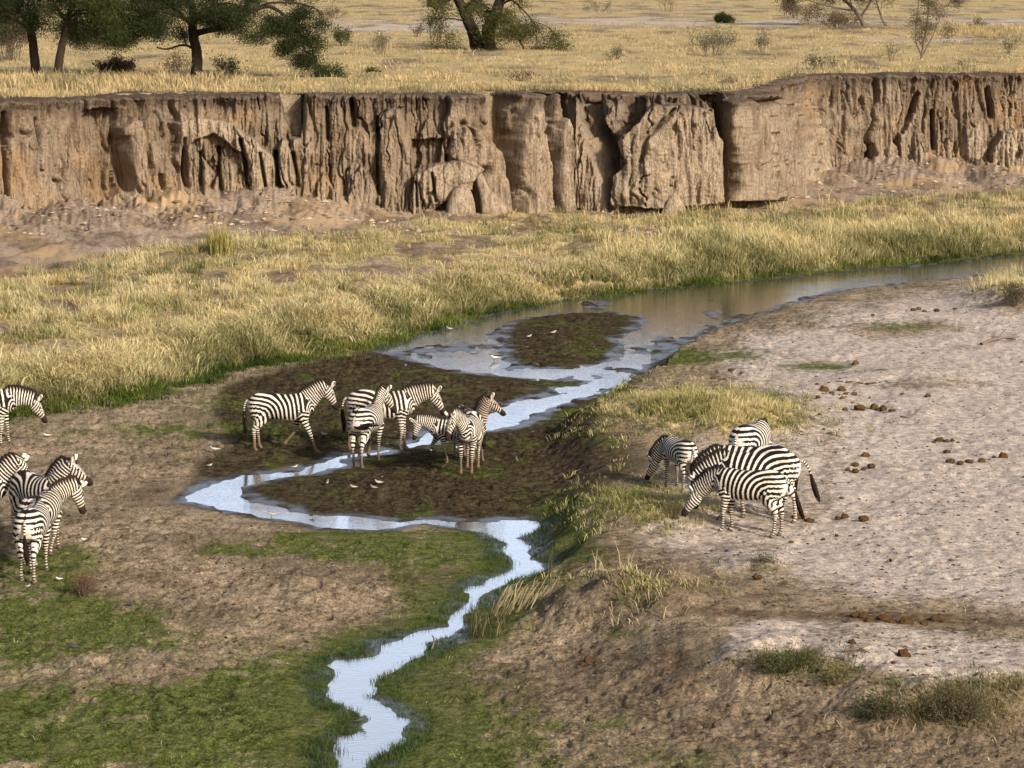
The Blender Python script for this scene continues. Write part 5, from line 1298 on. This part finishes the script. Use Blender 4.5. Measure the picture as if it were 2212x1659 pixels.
# ------------------------------------------------------------------ dung balls on the sand
dn = NT('dung'); q_ = dn.noise(26, 4, .65, dn.n('ShaderNodeTexCoord').outputs['Object'])
dn.set(Base_Color=dn.mix(dn.rampf(q_, .35, .65), (.04, .023, .012), (.20, .115, .055)), Roughness=.95, Specular_IOR_Level=0.); dn.bump(q_, 1.0, .03)
dn_old = NT('old_dung'); q_ = dn_old.noise(26, 4, .65, dn_old.n('ShaderNodeTexCoord').outputs['Object'])
dn_old.set(Base_Color=dn_old.mix(dn_old.rampf(q_, .35, .65), (.04, .025, .014), (.13, .08, .045)), Roughness=.95); dn_old.bump(q_, 1.0, .03)
def lump_mesh(name, seed, sq=.8, rough=.14):
    th_ = np.linspace(0, math.pi, 13); ph_ = np.linspace(0, 2 * math.pi, 20, endpoint=False)
    d = np.stack([np.sin(th_)[:, None] * np.cos(ph_)[None], np.sin(th_)[:, None] * np.sin(ph_)[None], np.cos(th_)[:, None] + 0 * ph_[None]], -1).reshape(-1, 3)
    r = 1 + rough * noise(d[:, 0] * 2.2 + seed, d[:, 1] * 2.2 + d[:, 2] * 1.7, 600 + seed) * 1.6 + rough * .6 * noise(d[:, 0] * 6, d[:, 1] * 6 + d[:, 2] * 5, 610 + seed)
    v = d * r[:, None] * [1.1, .95, sq]
    return mesh_np(name, v, grid_quads(13, 20, True))
LUMPS = [lump_mesh('dung_ball', i, .66 + .1 * (i % 3), .24) for i in range(5)]
FLATS = [lump_mesh('dung_crumbs', 20 + i, .32, .3) for i in range(3)]
for m_ in LUMPS + FLATS: m_.materials.append(dn.m)
Z7 = zoom(1600, 580, 2.765); Z9 = zoom(1000, 1180, 1.6253)
def balls(label, group, pts, kind='dung_ball'):
    for i, (x, y, rpx) in enumerate(pts):
        me = (FLATS if kind == 'dung_crumbs' else LUMPS)[(i * 7 + int(x)) % (3 if kind == 'dung_crumbs' else 5)]
        p = ground([x], [y])[0]; r = rpx * KS / (FPX / p[1]) * .95
        o = bpy.data.objects.new(kind, me); COL.objects.link(o)
        o.location = (p[0], p[1], p[2] + r * (.28 if kind == 'dung_ball' else .05)); o.scale = (r, r, r); o.rotation_euler = (0, 0, (i * 2.3 + x) % 6.28)
        tag(o, label, 'dung', group)
z7 = lambda L: [(1600 + x / 2.765, 580 + y / 2.765, r / 2.765) for x, y, r in L]
z9 = lambda L: [(1000 + x / 1.6253, 1180 + y / 1.6253, r / 1.6253) for x, y, r in L]
GB = 'dung balls lying on the sand'
balls('brown dung ball in the topmost pile, by the far end of the sand', GB, z7([(1398, 392, 20), (1432, 372, 16), (1350, 402, 10), (1468, 404, 15), (1500, 400, 9), (1550, 378, 18), (1664, 372, 14)]))
balls('lone dark dung ball left of the topmost pile', GB, z7([(1140, 426, 12)]))
balls('dung ball on the grass-edged lip, left of the green patch', GB, z7([(236, 768, 18), (306, 786, 14), (122, 815, 16), (196, 818, 12)]))
balls('reddish dung ball at the right end of the green patch', GB, z7([(1030, 718, 22)]))
balls('dung ball of the pair standing over scattered crumbs, mid sand', GB, z7([(828, 892, 30), (940, 892, 30)]))
balls('flattened dung lump around the tall pair of balls, mid sand', GB, z7([(790, 938, 18), (880, 912, 18), (965, 918, 16), (1020, 916, 20), (944, 946, 16), (860, 852, 10), (786, 858, 12)]))
balls('dung ball in the row of five below the tall pair', GB, z7([(962, 1020, 22), (1056, 1012, 34), (1150, 1004, 30), (1206, 1014, 26), (1264, 1024, 22)]))
balls('single round dung ball on open sand right of the tall pair', GB, z7([(1492, 930, 22)]))
balls('small dung lump between the tall pair and the single ball', GB, z7([(1328, 920, 16), (1120, 936, 8), (710, 994, 14), (610, 994, 12), (800, 1056, 16)]))
balls('golden dung ball topping the broken pile at the right', GB, z7([(1566, 1212, 28), (1530, 1222, 18), (1610, 1216, 18), (1648, 1208, 14)]))
balls('dung ball in the scattered line near the right edge of the sand', GB, z7([(1614, 1288, 26), (1636, 1356, 28), (1698, 1358, 22), (1754, 1358, 26), (1836, 1350, 24), (1912, 1320, 12), (1970, 1326, 28)]))
balls('dung ball in the loose group right of the big grazer', GB, z7([(1092, 1316, 30), (1028, 1366, 24), (1132, 1378, 28), (1030, 1406, 26), (1080, 1392, 14), (980, 1396, 16)]))
balls('reddish dung lump near the hind hooves of the big grazer', GB, z9([(1292, 30, 16), (1368, 28, 24), (1408, 40, 18), (1340, 118, 10)]))
balls('rounded dung ball on the sand right of the grazing group', GB, z9([(1612, 36, 20), (1540, 22, 14), (1515, 30, 12)]))
balls('dung ball alone on the brown slope below the grazers', GB, z9([(1212, 252, 17)]))
balls('crumbled dark red dung pile on the dark track', GB, z9([(1585, 398, 22), (1608, 402, 20), (1630, 416, 18), (1690, 414, 28), (1712, 420, 20), (1770, 424, 26), (1838, 424, 14), (1880, 410, 20), (1905, 412, 12)]))
balls('flat oval dung lump on the lower sand strip', GB, z9([(1568, 506, 16)]))
balls('jagged dark lump on the lower sand strip', GB, z9([(1762, 552, 26)]))
balls('pebble-sized dark dung bit on the lower sand strip', GB, z9([(1722, 576, 8), (1712, 592, 5), (1778, 594, 5), (1846, 588, 5), (1880, 632, 8), (1460, 108, 8), (1510, 92, 7)]))
balls('dark dung lump in the hollow left of the sand strip', GB, z9([(585, 562, 22), (560, 575, 14), (610, 570, 12)]))
balls('thin smear of crumbled dung above the tall pair', GB, z7([(930, 838, 24), (990, 842, 28), (1050, 846, 26), (1110, 846, 24), (1150, 842, 18)]), 'dung_crumbs')
balls('crumbled dung smear around the reddish ball far up the sand', GB, z7([(1190, 770, 26), (1230, 776, 22)]), 'dung_crumbs')

# ------------------------------------------------------------------ driftwood
wd_ = NT('driftwood'); q_ = wd_.noise(14, 4, .6); wd_.set(Base_Color=wd_.mix(q_, (.05, .035, .025), (.22, .16, .11)), Roughness=.9); wd_.bump(q_, .8, .02)
def stick(name, label, pts, r, cat='branch', group=None, forks=()):
    G_ = np.array([ground([x], [y])[0] + [0, 0, lift] for x, y, lift in pts]); o = empty(name, G_[0]); tag(o, label, cat, group)
    w_ = Wood(); Q = resample(G_ - G_[0], 14); w_.tube(Q, np.linspace(r, r * .45, 14), 7)
    w_.build('stem', wd_.m, o)
    for fp in forks:
        F_ = np.array([ground([x], [y])[0] + [0, 0, lift] for x, y, lift in fp]); w2 = Wood(); w2.tube(resample(F_ - G_[0], 8), np.linspace(r * .6, r * .2, 8), 6); w2.build('fork', wd_.m, o)
    return o
GD = 'dry sticks lying on the sand'
stick('dead_branch', 'thin dark branch lying on the upper sand below the row of balls', [(1600 + 1320 / 2.765, 580 + 1064 / 2.765, .02), (1600 + 1370 / 2.765, 580 + 1070 / 2.765, .03), (1600 + 1420 / 2.765, 580 + 1045 / 2.765, .05), (1600 + 1450 / 2.765, 580 + 1022 / 2.765, .10)], .03, group=GD)
stick('driftwood', 'pale forked driftwood on the lower sand strip', [(1540 + 1100 / 2.694, 1280 + 615 / 2.694, .03), (1540 + 1180 / 2.694, 1280 + 610 / 2.694, .05), (1540 + 1252 / 2.694, 1280 + 606 / 2.694, .06)], .035, group=GD, forks=[[(1540 + 1190 / 2.694, 1280 + 610 / 2.694, .05), (1540 + 1250 / 2.694, 1280 + 625 / 2.694, .04)]])
stick('dead_branch', 'leafy broken branch at the right edge of the upper sand', [(1600 + 1830 / 2.765, 580 + 605 / 2.765, .03), (1600 + 1930 / 2.765, 580 + 580 / 2.765, .08), (1600 + 2070 / 2.765, 580 + 572 / 2.765, .10)], .05, group=GD, forks=[[(1600 + 1930 / 2.765, 580 + 580 / 2.765, .08), (1600 + 1990 / 2.765, 580 + 545 / 2.765, .22)], [(1600 + 1990 / 2.765, 580 + 575 / 2.765, .08), (1600 + 2050 / 2.765, 580 + 590 / 2.765, .12)]])
stick('driftwood', 'small dark stick on the right of the wide sand', [(1540 + 1380 / 2.694, 1280 + 46 / 2.694, .02), (1540 + 1420 / 2.694, 1280 + 34 / 2.694, .05)], .035, group=GD)
stick('drowned_branch', 'dark branch lying in the far water by the grassy bank', [(1328, 706, .03), (1350, 700, .08), (1378, 706, .03)], .06)
stick('drowned_branch', 'short bent branch poking from the near stream', [(500 + 1370 / 2.765, 1250 + 690 / 2.765, .02), (500 + 1385 / 2.765, 1250 + 665 / 2.765, .12), (500 + 1372 / 2.765, 1250 + 645 / 2.765, .14)], .02)

# ------------------------------------------------------------------ reeds, stalk heaps and low scrub in the foreground
def stalks(name, label, pos, n, spread, hr, width, pal, lean, seed, cat='reeds', group=None, az=None):
    global RNG
    RNG = np.random.RandomState(seed); p = ground([pos[0]], [pos[1]])[0]
    a = RNG.rand(n) * 6.283; rad = np.sqrt(RNG.rand(n))
    P = np.stack([np.cos(a) * rad * spread[0] + p[0], np.sin(a) * rad * spread[1] + p[1], 0 * a], 1); P[:, 2] = height(P[:, 0], P[:, 1], False) - .02
    col = palette(RNG.rand(n), pal); aa = RNG.rand(n) * 6.283 if az is None else az + RNG.randn(n) * .6
    v, q, t, c_ = blades(P, hr[0] + (hr[1] - hr[0]) * RNG.rand(n), np.full(n, width) * (.6 + .8 * RNG.rand(n)), lean[0] + (lean[1] - lean[0]) * RNG.rand(n), aa, col)
    o = build_blades(name, [(v - p, q, t, c_)], None); o.location = p; tag(o, label, cat, group); return o
RD = [(.04, .05, .02), (.08, .085, .035), (.14, .12, .06)]; DRY = [(.30, .22, .12), (.50, .39, .23), (.62, .50, .32)]
stalks('reed_clump', 'dark upright reeds standing in the near stream edge', (1088, 1460), 26, (.16, .5), (.35, .75), .016, RD, (.02, .2), 71)
stalks('reed_clump', 'thicker reeds and bent stalks at the foot of the hummock', (1122, 1452), 90, (.34, .7), (.3, .6), .015, RD + DRY[:1], (.2, .9), 72)
stalks('stalk_heap', 'pale bent stalks trailing over the stream side of the hummock', (1195, 1400), 90, (.55, .9), (.4, .95), .016, DRY, (.7, 1.35), 73, 'stalks', az=.3)
stalks('stalk_heap', 'straw scattered over the right shoulder of the hummock', (1500, 1372), 170, (.8, 1.1), (.12, .4), .015, DRY, (.5, 1.5), 74, 'stalks')
stalks('stalk_tuft', 'few tall straw stalks standing on top of the hummock', (1412, 1335), 14, (.6, .6), (.4, .8), .014, DRY, (.1, .7), 75, 'stalks')
stalks('reed_clump', 'single tall dark reed stems by the bend of the near stream', (1262, 1335), 8, (.12, .4), (.35, .65), .016, RD, (.02, .3), 76)
stalks('grass_tussock', 'tall isolated tussock at the foot of the cliff debris', (508, 588), 170, (.42, .6), (.6, 1.5), .03, [(.2, .2, .06), (.34, .3, .1), (.5, .4, .16)], (.1, .55), 77, 'tussock')
stalks('stalk_heap', 'tangle of pale twigs over the dark bank in the lower right corner', (2150, 1650), 150, (1.6, 1.1), (.08, .3), .012, [(.22, .17, .1), (.45, .36, .22)], (.5, 1.6), 78, 'stalks')
def low_scrub(label, x, y, wpx, hpx, seed, ns, per, pal):
    p = ground([x], [y])[0]; shrub('low_scrub', label, 0, 0, wpx, hpx * .8, seed, ns * 2, per, .3, pal, MAT_TWIG, (.01, .024), 'low scrub around the sand', tuple(float(v) for v in p), 'scrub', .006)
low_scrub('dense dark scrub covering the bank in the lower right corner', 2200, 1650, 270, 60, 91, 60, 10, [(.04, .04, .018), (.09, .08, .04), (.16, .13, .07)])
low_scrub('dark creeping scrub left of the corner thicket', 2030, 1640, 150, 55, 92, 30, 9, [(.03, .04, .015), (.06, .07, .025)])
low_scrub('green scrub along the top of the hummock below the sand strip', 1790, 1545, 150, 40, 93, 26, 8, [(.03, .045, .015), (.07, .08, .03), (.12, .12, .05)])
low_scrub('yellowish scrub at the right end of the hummock below the sand strip', 1930, 1570, 130, 40, 94, 20, 8, [(.10, .10, .03), (.20, .18, .07)])
low_scrub('little bush on the bump below the grazing zebras', 1760, 1300, 100, 20, 95, 16, 6, [(.05, .055, .03), (.09, .09, .05)])
low_scrub('dark leafy scrub at the right edge, upper end of the sand', 2340, 700, 110, 60, 96, 30, 16, [(.03, .035, .015), (.06, .055, .025), (.12, .09, .05)])
low_scrub('withered brown weed on the flat below the nearest zebra', 193, 1370, 50, 60, 97, 12, 8, [(.10, .05, .03), (.16, .09, .05)])

# ------------------------------------------------------------------ birds
bm_ = NT('feathers'); ba = bm_.attr('col').outputs['Color']; bm_.set(Base_Color=ba, Roughness=.7)
bl_ = NT('bird_leg').set(Base_Color=(.03, .025, .02), Roughness=.6).m
def bird_meshes(seed, top, belly, headc):
    n, m = 26, 12; t = np.linspace(0, 1, n)
    # spine from tail tip to crown of the head
    cx = np.interp(t, [0, .25, .6, .78, .9, 1], [-1.0, -.55, .1, .36, .5, .56]); cz = np.interp(t, [0, .25, .6, .78, .9, 1], [.50, .52, .60, .78, .92, .94])
    r = np.interp(t, [0, .12, .28, .5, .66, .78, .88, .96, 1], [.02, .07, .17, .27, .24, .14, .15, .11, .01])
    cen = np.stack([cx, 0 * cx, cz], 1); T = np.gradient(cen, axis=0)
    v = tube(cen, T, np.tile([-.5, 0, 1.], (n, 1)), r * .95, r, r * .85, m)
    me = mesh_np('bird', v, grid_quads(n, m, True)); th_ = np.tile(np.cos(np.linspace(0, 2 * math.pi, m, endpoint=False)), n); tt_ = np.repeat(t, m)
    c_ = np.where((th_ > .1)[:, None], np.array(top)[None], np.array(belly)[None]); c_ = np.where((tt_ > .84)[:, None], np.array(headc)[None], c_)
    attr_col(me, 'col', c_); me.materials.append(bm_.m)
    bk_ = mesh_np('beak', tube(np.array([[.54, 0, .92], [.68, 0, .90], [.80, 0, .88]]), np.tile([1., 0, 0], (3, 1)), np.tile([0., 0, 1], (3, 1)), np.array([.04, .025, .003]), np.array([.04, .025, .003]), np.array([.04, .025, .003]), 6), grid_quads(3, 6, True)); bk_.materials.append(bl_)
    lg = []
    for s_ in (1, -1):
        w_ = np.array([[.02, .09 * s_, .42], [-.03, .09 * s_, .2], [.02, .09 * s_, .0], [.14, .09 * s_, -.01]])
        l_ = mesh_np('leg', tube(w_, np.gradient(w_, axis=0), np.tile([.3, 1, .2], (4, 1)), np.full(4, .022), np.full(4, .022), np.full(4, .022), 5), grid_quads(4, 5, True)); l_.materials.append(bl_); lg.append(l_)
    return me, bk_, lg
KINDS = {'dark': bird_meshes(1, (.02, .018, .016), (.03, .028, .026), (.02, .02, .02)), 'pied': bird_meshes(2, (.025, .022, .022), (.62, .60, .56), (.03, .03, .03)), 'pale': bird_meshes(3, (.12, .11, .10), (.5, .48, .44), (.25, .23, .21)), 'brown': bird_meshes(4, (.16, .12, .08), (.45, .38, .30), (.14, .10, .07))}
def bird(label, kind, x, y, size, rz):
    me, bk_, lg = KINDS[kind]; p = ground([x], [y])[0]; z_ = max(p[2], .0)
    o = bpy.data.objects.new('bird', me); COL.objects.link(o); o.location = (p[0], p[1], z_ + .005); o.scale = (size,) * 3; o.rotation_euler = (0, 0, math.radians(rz))
    tag(o, label, 'bird', 'small wading birds on the mud and turf')
    for m_ in [bk_] + lg:
        c_ = bpy.data.objects.new(m_.name.split('.')[0], m_); COL.objects.link(c_); c_.parent = o
z5 = lambda x, y: (x * .3135, 840 + y * .3135); z4 = lambda x, y: (500 + x * .3345, 840 + y * .3345); z2_ = lambda x, y: (400 + x / 2.458, 1000 + y / 2.458); z1_ = lambda x, y: (800 + x / 2.765, 640 + y / 2.765); z3_ = lambda x, y: (500 + x / 2.765, 1250 + y / 2.765)
for lab, kd_, (x, y), s_, rz in [
        ('large dark bird walking right in the shade of the dry grass, far left', 'pied', z5(340, 540), .26, 190), ('white-breasted bird on the turf right of the left zebras', 'pied', z5(612, 1308), .22, 230),
        ('grey-backed bird pecking in front of the nearest zebra', 'pied', z5(430, 1598), .20, 200), ('tiny white bird by the hind hooves of the nearest zebra', 'pale', z5(208, 1648), .14, 0),
        ('dark bird on the pale dirt, the upper of a close pair', 'dark', z5(1266, 615), .2, 90), ('dark bird on the pale dirt, the lower of a close pair', 'dark', z5(1236, 685), .22, 100), ('black bird resting on the bare dirt right of the left zebras', 'dark', z5(1180, 945), .18, 10), ('black bird crouched on dirt left of the close pair', 'dark', z5(890, 660), .18, 180),
        ('pale bird on the mud below the walking zebra', 'pale', z4(735, 495), .2, 180), ('white bird on the mud island, the upper left one', 'pale', z4(762, 830), .22, 80), ('white bird spreading on the mud island below the rump-on zebra', 'pale', z4(1112, 832), .24, 190), ('brownish bird lying low on the mud island, left', 'brown', z4(938, 862), .22, 180), ('brownish bird lying low on the mud island, right', 'brown', z4(1078, 866), .22, 160),
        ('white bird alone on the mud right of the herd', 'pale', z4(2066, 680), .24, 100), ('black-and-white bird left of the walking zebra', 'pied', z2_(228, 105), .34, 170), ('tiny white bird on the mud edge by the left stream bend', 'pale', z2_(208, 190), .18, 0),
        ('bird wading in the middle of the left stream bend', 'brown', z2_(556, 472), .22, 200), ('round dark bird at the lower edge of the stream', 'dark', z2_(788, 498), .18, 0), ('white bird at the water edge near the walking zebra', 'pale', z2_(690, 200), .2, 0),
        ('white bird in the far pool by the grassy bank', 'pale', z1_(650, 358), .28, 170), ('black-winged white bird in the shallows left of the mud islet', 'pied', z1_(938, 545), .40, 200), ('white speck of a bird on the mud islet', 'pale', z1_(1165, 385), .22, 30), ('yellowish bird upright on the mud islet', 'brown', z1_(1320, 362), .26, 30),
        ('brown long-tailed bird wading in the near stream at the bottom', 'dark', z3_(920, 1165), .26, 25), ('black bird at the far shore on the turf, middle left foreground', 'dark', (168, 1502), .28, 180), ('dark bird on the pale patch in the left foreground', 'dark', (303, 1402), .24, 10)]:
    bird(lab, kd_, x, y, s_ * .5, rz)
